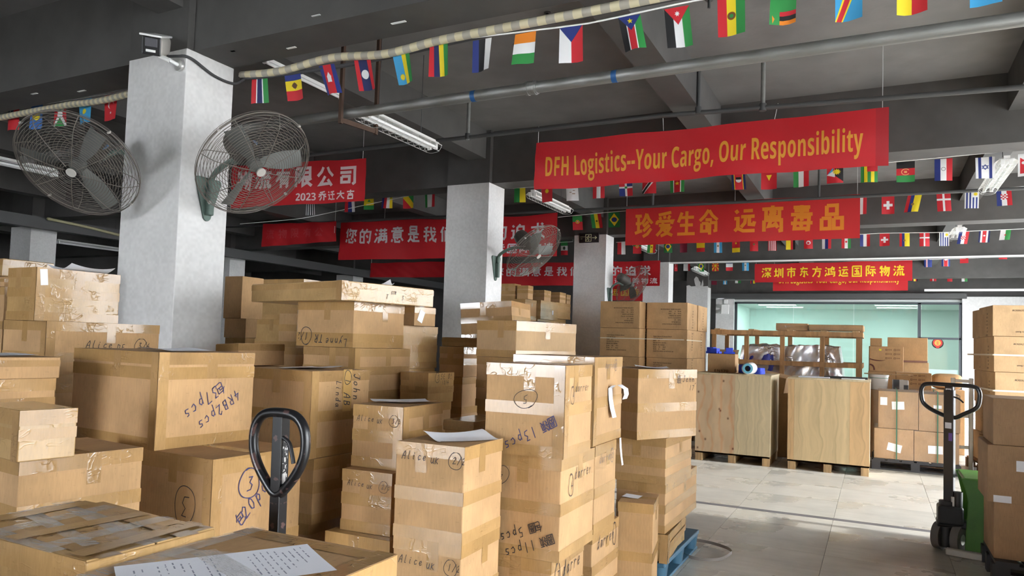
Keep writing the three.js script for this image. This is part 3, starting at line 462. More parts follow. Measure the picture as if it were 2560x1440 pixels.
function ring(c, x, y, rx, ry, lw, color, rot = 0) { c.save(); c.translate(x, y); c.rotate(rot); c.strokeStyle = color; c.lineWidth = lw; c.lineCap = 'round'; c.beginPath(); for (let i = 0; i <= 40; i++) { const a = -1.9 + (i / 40) * 6.6, k = 1 + 0.05 * Math.sin(i * 0.5) + i * 0.0012; c.lineTo(Math.cos(a) * rx * k, Math.sin(a) * ry * k); } c.stroke(); c.restore(); }
// one sheet of pen and print marks, each with its own cell
const MARK = {};
const INK = '#24222c', BLUE = '#2b2f63', PRINT = '#3a2a1c', BROWN = '#5a2c22';
const markSheet = canvasTex(2048, 2048, (c) => {
  let X = 0, Y = 0, H = 0;
  const cell = (name, w, h, draw) => {
    if (X + w > 2048) { X = 0; Y += H; H = 0; }
    c.save(); c.beginPath(); c.rect(X, Y, w, h); c.clip(); c.translate(X, Y); draw(w, h); c.restore();
    MARK[name] = [X / 2048, 1 - (Y + h) / 2048, (X + w) / 2048, 1 - Y / 2048, w / h]; X += w; H = Math.max(H, h);
  };
  const alice = (n, a, col = INK) => (w, h) => { pen(c, 'Alice', 14, 18, 62, 4.5, col); pen(c, a, 240, 40, 52, 4.5, col); pen(c, n, 412, 26, 54, 4.5, col); ring(c, 444, 58, 50, 56, 4, col); };
  cell('alice_de', 512, 128, alice('3/4', 'DE')); cell('alice33', 512, 128, alice('3/3', 'UK')); cell('alice23', 512, 128, alice('2/3', 'UK')); cell('alice22', 512, 128, alice('2/2', 'UK'));
  cell('alice12', 512, 128, alice('1/2', 'UK'));
  cell('pcs37', 400, 256, () => { pen(c, '4RB2pcs', 20, 10, 76, 5, BLUE); pen(c, '包37pcs', 60, 120, 84, 5, BLUE); });
  cell('three', 200, 256, () => { ring(c, 100, 126, 84, 112, 5, INK); pen(c, '3', 52, 52, 140, 5, INK, 0.05); });
  cell('pcs20', 320, 320, () => { ring(c, 96, 86, 66, 78, 5, BLUE); pen(c, '3', 62, 42, 88, 5, BLUE); c.save(); c.translate(40, 300); c.rotate(-0.75); pen(c, '包20pc', 0, -70, 80, 5, BLUE); c.restore(); });
  cell('five', 320, 220, () => { ring(c, 160, 110, 140, 96, 6, INK, -0.25); pen(c, '5', 110, 50, 110, 6, INK); });
  cell('pcs13', 460, 128, () => pen(c, '圆领 13pcs', 12, 12, 86, 6, BLUE, 0.1));
  cell('four', 220, 256, () => { ring(c, 110, 128, 78, 116, 6, INK, 0.5); pen(c, '4', 72, 76, 96, 6, INK); });
  cell('pcs45', 460, 256, () => { pen(c, '圆领 11pcs', 12, 10, 84, 6, INK, 0.1); pen(c, '包圆 5pcs', 60, 130, 82, 6, INK, 0.1); });
  cell('darren5', 360, 180, () => { pen(c, 'darren', 90, 20, 72, 4, INK); ring(c, 50, 110, 36, 58, 4, INK); pen(c, '4', 30, 84, 50, 4, INK); });
  cell('darren2', 360, 160, () => { pen(c, 'darren', 10, 20, 76, 4, '#4a4650'); ring(c, 318, 66, 34, 50, 4, '#4a4650'); pen(c, '2', 300, 42, 46, 4, '#4a4650'); });
  cell('darren7', 400, 160, () => { ring(c, 50, 80, 36, 64, 5, INK); pen(c, '7', 28, 50, 60, 5, INK); pen(c, 'darren', 110, 24, 84, 5, INK); });
  cell('darren3', 400, 160, () => { pen(c, 'darren', 10, 24, 84, 5, INK); ring(c, 350, 80, 32, 66, 5, INK); });
  cell('john', 256, 256, () => { pen(c, 'John', 20, 14, 66, 5, INK); c.fillStyle = '#b08a4c'; c.fillRect(0, 92, 256, 78); ring(c, 50, 130, 42, 30, 4, INK); pen(c, '1', 34, 104, 50, 4, INK); pen(c, 'AB', 120, 98, 66, 5, INK); pen(c, 'Linda', 30, 184, 50, 4, INK); });
  cell('jenny', 256, 160, () => { strokes(c, HAN.最, 6, 14, 60, 74, 4, INK, 'round'); pen(c, 'Jenny', 74, 14, 62, 4, INK); pen(c, '17', 150, 96, 50, 4, INK); });
  cell('lynne', 512, 180, () => { pen(c, 'Lynne', 20, 20, 66, 5, INK); pen(c, 'TR', 250, 40, 70, 6, INK); pen(c, '1/2', 400, 60, 60, 5, INK); ring(c, 434, 96, 52, 64, 5, INK); });
  cell('se3', 300, 160, () => { ring(c, 50, 70, 34, 50, 4, INK); pen(c, '3', 34, 40, 56, 4, INK); pen(c, 'SE 0571', 96, 24, 66, 4, INK); pen(c, '1014', 110, 96, 48, 4, INK); });
  cell('scrawl', 300, 128, () => { pen(c, 'TIVOVZ3', 20, 40, 58, 5, INK); pen(c, 'S1R', 100, 2, 40, 5, INK); });
  const printed = (w, h) => { c.fillStyle = PRINT; c.font = 'bold 30px sans-serif'; ['Style Name:# Sleeve Boot', 'COLOR:Black', 'SIZE:    47', 'QUANTITY: 10 PCS', 'MADE IN CHINA', 'G.W.:    10       KGS', 'N.W.:    9        KGS', 'CARTON MEAS.:57X57X55CM'].forEach((t, i) => c.fillText(t, 8, 40 + i * 42)); };
  cell('carton', 420, 360, printed);
  cell('side', 150, 420, () => { c.fillStyle = PRINT; c.font = 'bold 30px sans-serif'; ['R-BOOT', '20-2', 'SIZE', 'QTY 10', 'C/NO:', '120-9', 'N.W.'].forEach((t, i) => c.fillText(t, 14, 40 + i * 46)); c.fillRect(70, 350, 6, 64); });
  cell('ship', 256, 256, () => { c.strokeStyle = BROWN; c.lineWidth = 5; c.font = '22px sans-serif'; c.fillStyle = BROWN; for (let j = 0; j < 3; j++) for (let i = 0; i < 2; i++) { c.strokeRect(16 + i * 124, 20 + j * 70, 24, 24); for (let k = 0; k < 3; k++) { c.fillRect(54 + i * 124 + k * 20, 22 + j * 70, 14, 4); c.fillRect(54 + i * 124 + k * 20, 32 + j * 70, 14, 4); c.fillRect(59 + i * 124 + k * 20, 20 + j * 70, 3, 24); } } });
  cell('swoosh', 300, 256, () => { c.fillStyle = BROWN; c.beginPath(); c.moveTo(0, 40); c.quadraticCurveTo(150, 100, 290, 44); c.quadraticCurveTo(150, 70, 0, 20); c.fill(); c.beginPath(); c.moveTo(0, 130); c.quadraticCurveTo(90, 130, 96, 256); c.lineTo(66, 256); c.quadraticCurveTo(66, 164, 0, 160); c.fill(); });
  cell('xprint', 320, 320, () => { c.fillStyle = '#2c2118'; c.beginPath(); c.arc(70, 60, 34, 0, 7); c.arc(70, 60, 22, 0, 7, true); c.fill(); c.font = 'bold 34px sans-serif'; ['N.W. KGS', 'MEAS CM', 'CHINA 22'].forEach((t, i) => c.fillText(t, 150, 130 + i * 60)); });
  cell('tape', 128, 64, () => { c.fillStyle = '#6b4a2a'; c.font = 'bold 40px sans-serif'; c.fillText('EN1701', 4, 44); });
  cell('cn', 128, 256, () => { c.fillStyle = '#241b14'; c.font = 'bold 44px sans-serif'; ['PCS', 'G', '15', 'CN'].forEach((t, i) => c.fillText(t, 12, 50 + i * 60)); });
});
const markMat = std({ map: markSheet, transparent: true, roughness: 0.7, side: DS });
function markPlane(name, w, h) { const g = new THREE.PlaneGeometry(w, h), [a, b, c, d] = MARK[name]; g.setAttribute('uv', new THREE.BufferAttribute(new Float32Array([a, d, c, d, a, b, c, b]), 2)); return g; }

// ------------------------------------------------------------------ cartons
// chamfered carton body with uv in metres
function cartonBody(w, h, d, r = 0.006, dent = 0) {
  const n = 5, g = new THREE.BoxGeometry(1, 1, 1, n, n, n), p = g.attributes.position, nm = g.attributes.normal, hs = [w / 2, h / 2, d / 2];
  const ts = (k, half) => [-half, -half + r, -half / 3, half / 3, half - r, half][k], dir = V();
  for (let i = 0; i < p.count; i++) {
    const q = [p.getX(i), p.getY(i), p.getZ(i)].map((v, k) => ts(Math.round((v + 0.5) * n), hs[k]));
    const inner = q.map((v, k) => Math.max(-hs[k] + r, Math.min(hs[k] - r, v)));
    dir.set(q[0] - inner[0], q[1] - inner[1], q[2] - inner[2]);
    if (dir.lengthSq() > 0) dir.normalize(); else dir.fromBufferAttribute(nm, i);
    let out = q.map((v, k) => inner[k] + dir.getComponent(k) * r);
    if (dent) { const f = (a) => hash(Math.round(a[0] * 40), Math.round(a[1] * 40 + 7), Math.round(a[2] * 40)) - 0.5; const k = f(q) * dent; out = out.map((v, j) => v + (Math.abs(q[j]) > hs[j] - r * 1.5 ? -Math.sign(q[j]) * Math.abs(k) : 0)); }
    p.setXYZ(i, out[0], out[1] + h / 2, out[2]); nm.setXYZ(i, dir.x, dir.y, dir.z);
  }
  const m = metric(g, 1, rnd(), rnd());
  return m;
}
function onFace(m, face, w, h, d, u, v, e = 0.0012, rot = 0) {
  if (face === 'f') { m.position.set(u * w, v * h, d / 2 + e); m.rotation.set(0, 0, rot); }
  else if (face === 'r') { m.position.set(w / 2 + e, v * h, -u * d); m.rotation.set(0, PI / 2, rot, 'YXZ'); }
  else if (face === 'l') { m.position.set(-w / 2 - e, v * h, u * d); m.rotation.set(0, -PI / 2, rot, 'YXZ'); }
  else { m.position.set(u * w, h + e, -(v - 0.5) * d); m.rotation.set(-PI / 2, 0, rot); }
  return m;
}
function tapeStrip(g, face, dim, u, v, tw, th, mat, e, rot = 0) {
  const pg = new THREE.PlaneGeometry(tw, th, Math.max(1, Math.round(tw / 0.12)), 1), uv = pg.attributes.uv, ox = rnd(), oy = rnd();
  for (let i = 0; i < uv.count; i++) uv.setXY(i, uv.getX(i) * tw + ox, uv.getY(i) * th + oy);
  return onFace(part('tape', pg, mat, g), face, ...dim, u, v, e, rot);
}
const made = {};
function carton(key, label, o = {}) {
  const [x, z, y0, w, h, d, yaw] = BX[key], dim = [w, h, d], faces = o.faces ?? 'fr';
  const g = thing(o.name ?? 'carton', label, 'carton', [x, y0, z], R(yaw), o.group);
  if (o.tilt) g.rotation.set(R(o.tilt[0]), R(yaw), R(o.tilt[1]), 'YXZ');
  made[key] = g;
  const tone = o.tone ?? Math.floor(rnd() * 4), body = o.brown !== undefined ? M.brown[o.brown] : o.wrap !== undefined ? M.wrap[o.wrap] : M.card[tone];
  const lift = o.flaps ? 0.004 : 0;
  part('body', cartonBody(w, h - lift, d, 0.005, o.dent ?? 0.0015), body, g);
  if (o.flaps) {
    const along = o.flaps === 2;                              // seam across or along the front
    for (const s of [-1, 1]) { const f = part('flap', metric(along ? rbox(w - 0.004, 0.0045, d / 2 - 0.005, 0.002) : rbox(w / 2 - 0.005, 0.0045, d - 0.004, 0.002), 1, rnd(), rnd()), body, g); f.position.set(along ? 0 : (s * w) / 4, h - lift / 2, along ? (s * d) / 4 : 0); }
    tapeStrip(g, 't', dim, 0, 0.5, along ? w : 0.06, along ? 0.06 : d, o.clear ? M.clearTape : M.tape[2], 0.0009);
  }
  if (o.tape !== 0) {
    const tm = o.tm ?? Math.floor(rnd() * 3), mat = M.tape[tm], tw = 0.055;
    const mid = o.mid ?? rr(0.42, 0.56);
    [...faces].forEach((f, i) => {
      const fw = f === 'f' ? w : d;
      if (h > 0.17) tapeStrip(g, f, dim, 0, mid, fw, Math.min(tw, h * 0.22), mat, 0.0009);
      if (h > 0.24) tapeStrip(g, f, dim, 0, 0.026 / h, fw, 0.05, mat, 0.0007);
      tapeStrip(g, f, dim, 0, 1 - 0.028 / h, fw, Math.min(0.055, h * 0.3), M.tape[(tm + i) % 3], 0.0007);
      if (fw > 0.22 && h > 0.2) tapeStrip(g, f, dim, rr(-0.12, 0.12), 1 - 0.06 / h, 0.055, 0.12, M.tape[(tm + 1) % 3], 0.0013);
      if (o.side && fw > 0.2) tapeStrip(g, f, dim, i ? -0.5 + 0.026 / fw : 0.5 - 0.026 / fw, 0.5, 0.05, h, M.tape[(tm + 2) % 3], 0.0015);
    });
  }
  (o.marks ?? []).forEach(([face, name, u, v, mw, rot = 0]) => onFace(part('marking', markPlane(name, mw, mw / MARK[name][4]), markMat, g), face, ...dim, u, v, 0.003, rot));
  return g;
}
const U = PI;                                                 // written upside down
// front stack on the near pallet truck
carton('Fa', 'plain carton under the tape wrapped carton at the bottom left', { tone: 1 });
carton('Fb', 'plain carton under the carton with the large white sheet', { tone: 0 });
carton('F0', 'carton with its top covered in crossed packing tape, bottom left foreground', { wrap: 1, flaps: 2, tape: 1, faces: 'f', clear: 1 });
carton('F1', 'nearest carton with a large taped down sheet of paper on top', { tone: 0, flaps: 2, faces: 'fr', tm: 2 });
{ // crossed strips of shiny tape over the two nearest tops
  const f0 = made.F0, [, , , w, h, d] = BX.F0;
  for (let i = 0; i < 9; i++) tapeStrip(f0, 't', [w, h, d], rr(-0.2, 0.2), 0.08 + i * 0.105, 0.46 + rr(-0.1, 0.04), 0.05, i % 3 ? M.tape[1] : M.clearTape, 0.0015 + i * 0.0002, rr(-0.25, 0.05));
  for (let i = 0; i < 5; i++) tapeStrip(f0, 't', [w, h, d], -0.4 + i * 0.2, 0.5, 0.05, d * 0.96, i % 2 ? M.clearTape : M.tape[2], 0.004 + i * 0.0002, rr(-0.1, 0.1));
  const f1 = made.F1, [, , , w1, h1, d1] = BX.F1;
  tapeStrip(f1, 't', [w1, h1, d1], 0, 0.93, w1, 0.05, M.tape[0], 0.0016); tapeStrip(f1, 't', [w1, h1, d1], 0.44, 0.5, 0.055, d1, M.tape[1], 0.0018); tapeStrip(f1, 't', [w1, h1, d1], -0.45, 0.5, 0.05, d1, M.clearTape, 0.002);
  tapeStrip(f1, 't', [w1, h1, d1], -0.28, 0.62, 0.2, 0.07, M.clearTape, 0.0022, 0.3);
}
BX.Fa[5] = 0.32; BX.Fa[1] = -1.14; BX.F2 = [-1.86, -0.78, 0.2, 0.2, 0.70, 0.2, -4]; carton('F2', 'small carton corner at the far bottom left edge', { tone: 2, faces: 'fr' });
BX.F3 = [-1.57, -0.74, 0.2, 0.34, 0.66, 0.4, 0]; carton('F3', 'carton with a dark tape wrapped top in the bottom left corner', { wrap: 1, flaps: 2 });
// left stacks
carton('L6u', 'plain carton under the one with a ringed 3', { tone: 1 });
carton('L6', 'carton with a ringed 3 on its front, behind the pallet truck handle', { tone: 1, flaps: 2, side: 1, mid: 0.9, marks: [['f', 'three', 0.16, 0.5, 0.15, U - 0.1], ['r', 'pcs20', 0.0, 0.56, 0.26, 0.05]] });
carton('U1v', 'plain carton at the bottom of the stack behind the left stack', { tone: 0 });
carton('U1u', 'plain carton hidden under the large carton with 37pcs', { tone: 0 });
carton('U1', 'large carton with upside down writing ending in 37pcs, with paper on top', { tone: 0, tm: 0, mid: 0.78, side: 1, marks: [['r', 'pcs37', 0.06, 0.48, 0.3, U + 0.62]] });
carton('L3u', 'plain carton under the wide carton at the left edge', { tone: 0 });
carton('L3', 'wide blank carton at the left edge with a small carton on it', { tone: 0, flaps: 2 });
carton('L2', 'small tape covered carton on the wide carton at the left edge', { wrap: 2, side: 1 });
carton('LBua', 'plain carton lowest in the stack at the left edge', { tone: 1 });
carton('LBub', 'plain carton midway in the stack at the left edge', { tone: 1 });
carton('LB', 'body of a shallow carton below its separate flat carton at the left edge', { tone: 0 });
carton('LA', 'flat carton with a white sheet on it at the left edge', { tone: 0, tm: 0 });
carton('L7ua', 'plain carton low in the stack before the nearest pillar', { tone: 0 });
carton('L7ub', 'plain carton in the middle of the stack before the nearest pillar', { tone: 0 });
carton('L7', 'long carton marked 3/4 in a ring, left of the nearest pillar', { tone: 0, tm: 2, side: 1, marks: [['r', 'alice_de', 0.1, 0.60, 0.42, 0]] });
carton('L8', 'tape covered carton lying askew on the carton marked 3/4', { wrap: 0, tilt: [0, 0], side: 1 });
carton('L9ua', 'lowest carton of the dark stack at the left edge', { tone: 0 }); carton('L9ub', 'second carton of the dark stack at the left edge', { tone: 0 });
carton('L9uc', 'third carton of the dark stack at the left edge', { tone: 0 }); carton('L9b', 'thin carton near the top of the dark stack at the left edge', { tone: 0 });
carton('L9', 'dark shiny wrapped carton topmost at the left edge behind the askew carton', { wrap: 1 });
// middle stacks
carton('M3', 'lowest carton in the stack right of the near pallet truck handle', { tone: 1 });
carton('M2', 'blank carton under the one with upright names on its side', { tone: 1 });
carton('M1', 'carton with three names written sideways and paper on top', { tone: 0, tm: 0, side: 1, marks: [['r', 'john', 0.1, 0.76, 0.22, -PI / 2]] });
carton('M8', 'carton marked 1/2 in a ring at the bottom centre', { tone: 0, marks: [['f', 'alice12', 0.02, 0.80, 0.30, 0]] });
carton('M7', 'carton marked 2/2 in a ring with a sheet of paper on top', { tone: 0, side: 0, tm: 2, marks: [['f', 'alice22', 0.03, 0.84, 0.31, 0]] });
carton('M4', 'tape covered carton under the one marked 2/3', { wrap: 2 });
carton('M6', 'small carton marked 2/3 in a ring', { tone: 1, marks: [['f', 'alice23', 0.02, 0.76, 0.24, 0]] });
carton('M5', 'small carton marked 3/3 in a ring with paper on top', { tone: 1, side: 1, tm: 0, flaps: 2, marks: [['f', 'alice33', 0.0, 0.76, 0.25, 0]] });
carton('D3', 'lowest visible carton of the front centre stack, marked 7 on the side', { tone: 1, marks: [['r', 'darren7', -0.02, 0.78, 0.36, 0]] });
carton('D3b', 'carton behind the lowest one of the front centre stack', { tone: 0, marks: [['r', 'darren3', 0.02, 0.78, 0.36, 0]] });
carton('D2', 'carton with a ringed 4 and two upside down lines of writing', { tone: 0, tm: 2, mid: 0.5, marks: [['f', 'four', -0.24, 0.78, 0.085, U], ['f', 'pcs45', 0.1, 0.21, 0.27, U + 0.42], ['r', 'darren5', 0.02, 0.74, 0.3, 0]] });
carton('D2b', 'carton behind the one with a ringed 4', { tone: 0, tm: 2, marks: [['r', 'darren2', 0.0, 0.80, 0.26, 0]] });
carton('D1', 'top carton of the front centre stack with a ringed 5 and 13pcs', { tone: 0, tm: 2, mid: 0.52, flaps: 2, side: 1, marks: [['f', 'five', 0.02, 0.62, 0.13, U + 0.1], ['f', 'pcs13', 0.1, 0.26, 0.29, U + 0.52], ['r', 'darren5', 0, 0.70, 0.24, 0]] });
carton('D1b', 'top carton behind the ringed 5, with a torn slip of paper on its side', { tone: 0, flaps: 2, side: 1, tm: 2, marks: [['r', 'darren2', 0.05, 0.88, 0.22, 0]] });
carton('T2ua', 'lowest plain carton under the bright top carton at the centre', { tone: 1 }); carton('T2ub', 'middle plain carton under the bright top carton at the centre', { tone: 1 });
carton('T2', 'carton directly under the bright top carton at the centre', { tone: 1 });
carton('T1', 'bright lit blank carton topmost behind the front centre stack', { tone: 2, tm: 0, mid: 0.84 });
carton('T3ua', 'lowest carton of the stack before the second pillar', { tone: 0 }); carton('T3ub', 'second carton of the stack before the second pillar', { tone: 0 }); carton('T3uc', 'third carton of the stack before the second pillar', { tone: 0 });
carton('T3', 'leaning carton with torn clear tape on its end, before the second pillar', { tone: 1, tilt: [0, 4] });
carton('T5ua', 'lowest carton of the narrow stack at the foot of the second pillar', { tone: 0 }); carton('T5ub', 'middle carton of the narrow stack at the foot of the second pillar', { tone: 0 });
carton('T5', 'narrow carton under a flat one at the foot of the second pillar', { tone: 0 }); carton('T4', 'flat tape covered carton at the foot of the second pillar', { wrap: 1 });
carton('C2ua', 'lowest carton in the stack under the long flat carton', { tone: 0 }); carton('C2ub', 'second carton in the stack under the long flat carton', { tone: 0 });
carton('C2', 'blank carton under the one marked 1/2 upside down', { tone: 0, tm: 1, side: 1 });
carton('C1', 'carton with upside down writing under the long flat carton', { tone: 0, tm: 0, mid: 0.22, marks: [['f', 'lynne', -0.0, 0.22, 0.46, U]] });
carton('C0', 'long flat tape wrapped carton lying across the top of the middle stack', { wrap: 2, side: 1, marks: [['r', 'scrawl', 0.04, 0.4, 0.18, 0]] });
carton('C3ua', 'lowest carton of the stack behind the upside down writing', { tone: 1 }); carton('C3ub', 'second carton of the stack behind the upside down writing', { tone: 1 });
carton('C3', 'shiny tape covered carton right of the upside down writing', { wrap: 0, side: 1 });
carton('C4', 'small carton with a slanted white label under the long flat carton end', { tone: 0 });
carton('C6ua', 'lowest carton under the small one marked 3 SE', { tone: 0 }); carton('C6ub', 'second carton under the small one marked 3 SE', { tone: 0 });
carton('C6', 'small shaded carton with a ringed 3 and letters', { wrap: 1, marks: [['r', 'se3', 0.05, 0.80, 0.2, 0]] });
carton('C7ua', 'lowest carton beneath the thin foil taped carton', { tone: 0 }); carton('C7ub', 'second carton beneath the thin foil taped carton', { tone: 0 });
carton('C7', 'thin carton with bright crumpled tape behind the sheet of paper', { wrap: 1 });
carton('B1ua', 'lowest carton right of the nearest pillar foot', { tone: 0 }); carton('B1ub', 'second carton right of the nearest pillar foot', { tone: 0 }); carton('B1uc', 'third carton right of the nearest pillar foot', { tone: 0 });
carton('B1', 'greyish carton beside the foot of the nearest pillar', { tone: 0, tilt: [0, 3] });
carton('B2ua', 'lowest carton just behind the nearest pillar', { tone: 0 }); carton('B2ub', 'second carton just behind the nearest pillar', { tone: 0 }); carton('B2uc', 'third carton just behind the nearest pillar', { tone: 0 });
carton('B2', 'small plain carton under an upright one behind the nearest pillar', { tone: 0, tape: 0 }); carton('B3', 'upright plain carton just behind the nearest pillar', { tone: 0, tape: 0 });
carton('B4ua', 'lowest of the big cartons in the shade behind the nearest pillar', { wrap: 1 }); carton('B4ub', 'second of the big cartons in the shade behind the nearest pillar', { wrap: 1 }); carton('B4uc', 'third of the big cartons in the shade behind the nearest pillar', { wrap: 1 });
carton('B4', 'big film wrapped carton in the shade behind the nearest pillar', { wrap: 1 });
carton('B5ua', 'lowest carton left of the long flat carton stack', { tone: 0 }); carton('B5ub', 'second carton left of the long flat carton stack', { tone: 0 }); carton('B5uc', 'third carton left of the long flat carton stack', { tone: 0 });
carton('B5', 'shaded carton left of the one with upside down writing', { tone: 0 });
// stack on the blue pallet
carton('J4', 'crumpled tape wrapped carton on the blue pallet', { wrap: 2, dent: 0.03, side: 1, marks: [['f', 'cn', -0.1, 0.5, 0.07, 0]] });
carton('J3', 'carton above the crumpled one on the blue pallet', { tone: 0, tm: 2 }); carton('J2', 'carton under the turned top carton of the blue pallet stack', { tone: 0, tm: 2 });
carton('J1', 'turned top carton of the blue pallet stack, number 17 on its side', { tone: 0, flaps: 2, tm: 2, mid: 0.45, side: 0, marks: [['r', 'jenny', 0.3, 0.80, 0.19, 0]] });
carton('J5', 'upright carton on the floor before the blue pallet with a strip of paper', { tone: 1, flaps: 2, tape: 1 });
// printed boot cartons behind the crates
for (let L = 0; L < 5; L++) for (let c = 0; c < 2; c++) for (let r = 0; r < 2; r++) {
  const up = L === 4 ? U : 0;
  carton(`N${L}${c}${r}`, `printed carton by the third pillar, ${['bottom', 'second', 'third', 'fourth', 'top'][L]} layer, ${r ? 'rear' : 'front'} ${c ? 'right' : 'left'}`, {
    tone: c ? 0 : 1, tape: 0, group: 'printed cartons by the third pillar', marks: r && L < 3 ? [] : [['f', 'carton', up ? 0.1 : -0.08, 0.48, 0.33, up], ['r', 'side', 0, 0.5, 0.14, up]] });
}
for (const i of [0, 1, 2]) { carton('K8' + i, `carton ${['lowest', 'second', 'third'][i]} in the back stack right of the second pillar`, { tone: 0 }); carton('K9' + i, `carton ${['lowest', 'second', 'third'][i]} in the back stack between second and third pillars`, { tone: 0 }); carton('K0' + i, `carton ${['lowest', 'second', 'third'][i]} in the back stack left of the third pillar`, { tone: 0 }); }
carton('K1', 'small carton topmost right of the second pillar', { tone: 0 }); carton('K2', 'smaller carton beside the topmost one right of the second pillar', { tone: 0 }); carton('K6', 'wrapped carton in the back stack with a small white tag', { wrap: 1 });
carton('K3', 'small carton on the wrapped back carton with the white tag', { tone: 1 }); carton('K7', 'wrapped carton just left of the third pillar', { wrap: 1 }); carton('K4', 'small carton on the wrapped carton left of the third pillar', { tone: 0 }); carton('K5', 'tiny carton against the third pillar on the back stack', { tone: 1 });
for (let L = 0; L < 5; L++) for (let r = 0; r < 3; r++) carton(`W${L}${r}`, `printed carton at the right edge, ${['bottom', 'second', 'third', 'fourth', 'top'][L]} layer, ${['front left', 'rear left', 'front right'][r]}`, {
  faces: 'lf', tone: 2, tape: 0, group: 'printed cartons at the right edge', marks: [['f', 'carton', 0.04, 0.5, 0.36, U], ['l', 'side', 0.1, 0.5, 0.14, U]] });
carton('X3', 'shade-toned brown printed carton lowest in the dark stack by the green pallet truck', { faces: 'lf', brown: 1, tape: 0, marks: [['f', 'xprint', 0.2, 0.5, 0.26, 0]] });
carton('X2', 'shade-toned brown carton with a white label, middle of the dark stack by the green pallet truck', { faces: 'lf', brown: 0, tape: 0 });
carton('X1', 'shade-toned brown carton with a round mark, top of the dark stack by the green pallet truck', { faces: 'lf', brown: 0, tape: 0, marks: [['f', 'xprint', -0.02, 0.5, 0.26, 0]] });
// unseen carton stacks added past the right edge to shade dark stack and floor
for (const [i, [x, z, w, d, h]] of [[1.95, -5.15, 0.8, 0.8, 0.7], [2.85, -5.1, 0.85, 0.8, 0.66], [1.95, -4.25, 0.8, 0.85, 0.68]].entries()) for (let k = 0; k < 3; k++) { const key = 'Y' + i + k; BX[key] = [x, z, 0.14 + k * h, w, h - 0.003, d, 2]; carton(key, `large added shading carton ${['lowest', 'midway', 'topmost'][k]} in the ${['corner', 'far right', 'nearer'][i]} unseen stack outside the right edge`, { tone: 1, tape: 0 }); }

// ------------------------------------------------------------------ pipes, lamps and what hangs from the ceiling
{
  const p = thing('galvanised_pipe', 'thick galvanised pipe crossing the ceiling above the red banner', 'pipe', [0, 3.43, -5]);
  part('pipe_run', rod([-9, 0, 0], [4.88, 0, 0], 0.044, 20), M.galv, p);
  for (const x of [-2.42, -2.36]) part('coupling_ring', disc(0.056, 0.014, 20).rotateZ(PI / 2).translate(x, 0, 0), M.galv, p);
  part('coupling', disc(0.051, 0.1, 20).rotateZ(PI / 2).translate(-2.39, 0, 0), M.galv, p);
  for (const x of [-2.9, -1.72]) part('blue_tape', disc(0.0455, 0.04, 20).rotateZ(PI / 2).translate(x, 0, 0), M.blue, p);
  const h = thing('iron_hanger', 'rusty angle iron hanger holding the galvanised pipe and the caged lamp', 'bracket', [-4.16, 3.3, -5]);
  for (const z of [0.09, -0.3]) part('upright', bar([z < 0 ? 0.06 : -0.02, 0.02, z], [z < 0 ? 0.06 : -0.02, 1.0, z], 0.03, 0.03), M.rust, h);
  part('crossbar', bar([-0.02, 0.05, 0.1], [0.06, 0.05, -0.32], 0.03, 0.04), M.rust, h);
  const q = thing('sprinkler_pipe', 'thin dark sprinkler pipe before the second beam, with banners hung from it', 'pipe', [0, 0, -7.3]);
  part('pipe_run', rod([-12, 3.857, 0], [-2, 3.85, 0], 0.024, 12), M.steelGrey, q); part('pipe_run', rod([-2, 3.85, 0], [4.88, 3.62, 0], 0.024, 12), M.steelGrey, q);
  for (const x of [-4.3, -1.0, -1.62]) { part('dropper', rod([x, 3.82, 0], [x, 4.3, 0], x === -1.62 ? 0.02 : 0.022, 10), x === -1.62 ? M.steelGrey : M.galv, q); part('fitting', disc(0.034, 0.07, 12).translate(x, x > -1.3 ? 3.82 : 3.86, 0), M.steelGrey, q); }
  const r = thing('sprinkler_pipe', 'thin dark sprinkler pipe before the third beam', 'pipe', [0, 0, -12]);
  part('pipe_run', rod([-14, 3.92, 0], [4.88, 3.78, 0], 0.024, 12), M.steelGrey, r);
  for (const x of [-6.4, -3.4, -0.8]) part('dropper', rod([x, 3.84, 0], [x, 4.3, 0], 0.02, 10), M.steelGrey, r);
  [[-1.24, -5.9], [0.35, -5.9], [-3.1, -6.1], [-2.55, -5.6]].forEach(([x, z], i) => { const t = thing('ceiling_sprinkler', 'small ceiling sprinkler, ' + ['first', 'second', 'third', 'fourth'][i] + ' of those before the red banner', 'sprinkler', [x, 4.31, z], 0, 'ceiling stubs'); part('stub', rod([0, 0, 0], [0, -0.07, 0], 0.012, 8), M.steelGrey, t); part('plate', disc(0.03, 0.006, 12).translate(0, -0.004, 0), M.steelGrey, t); });
}
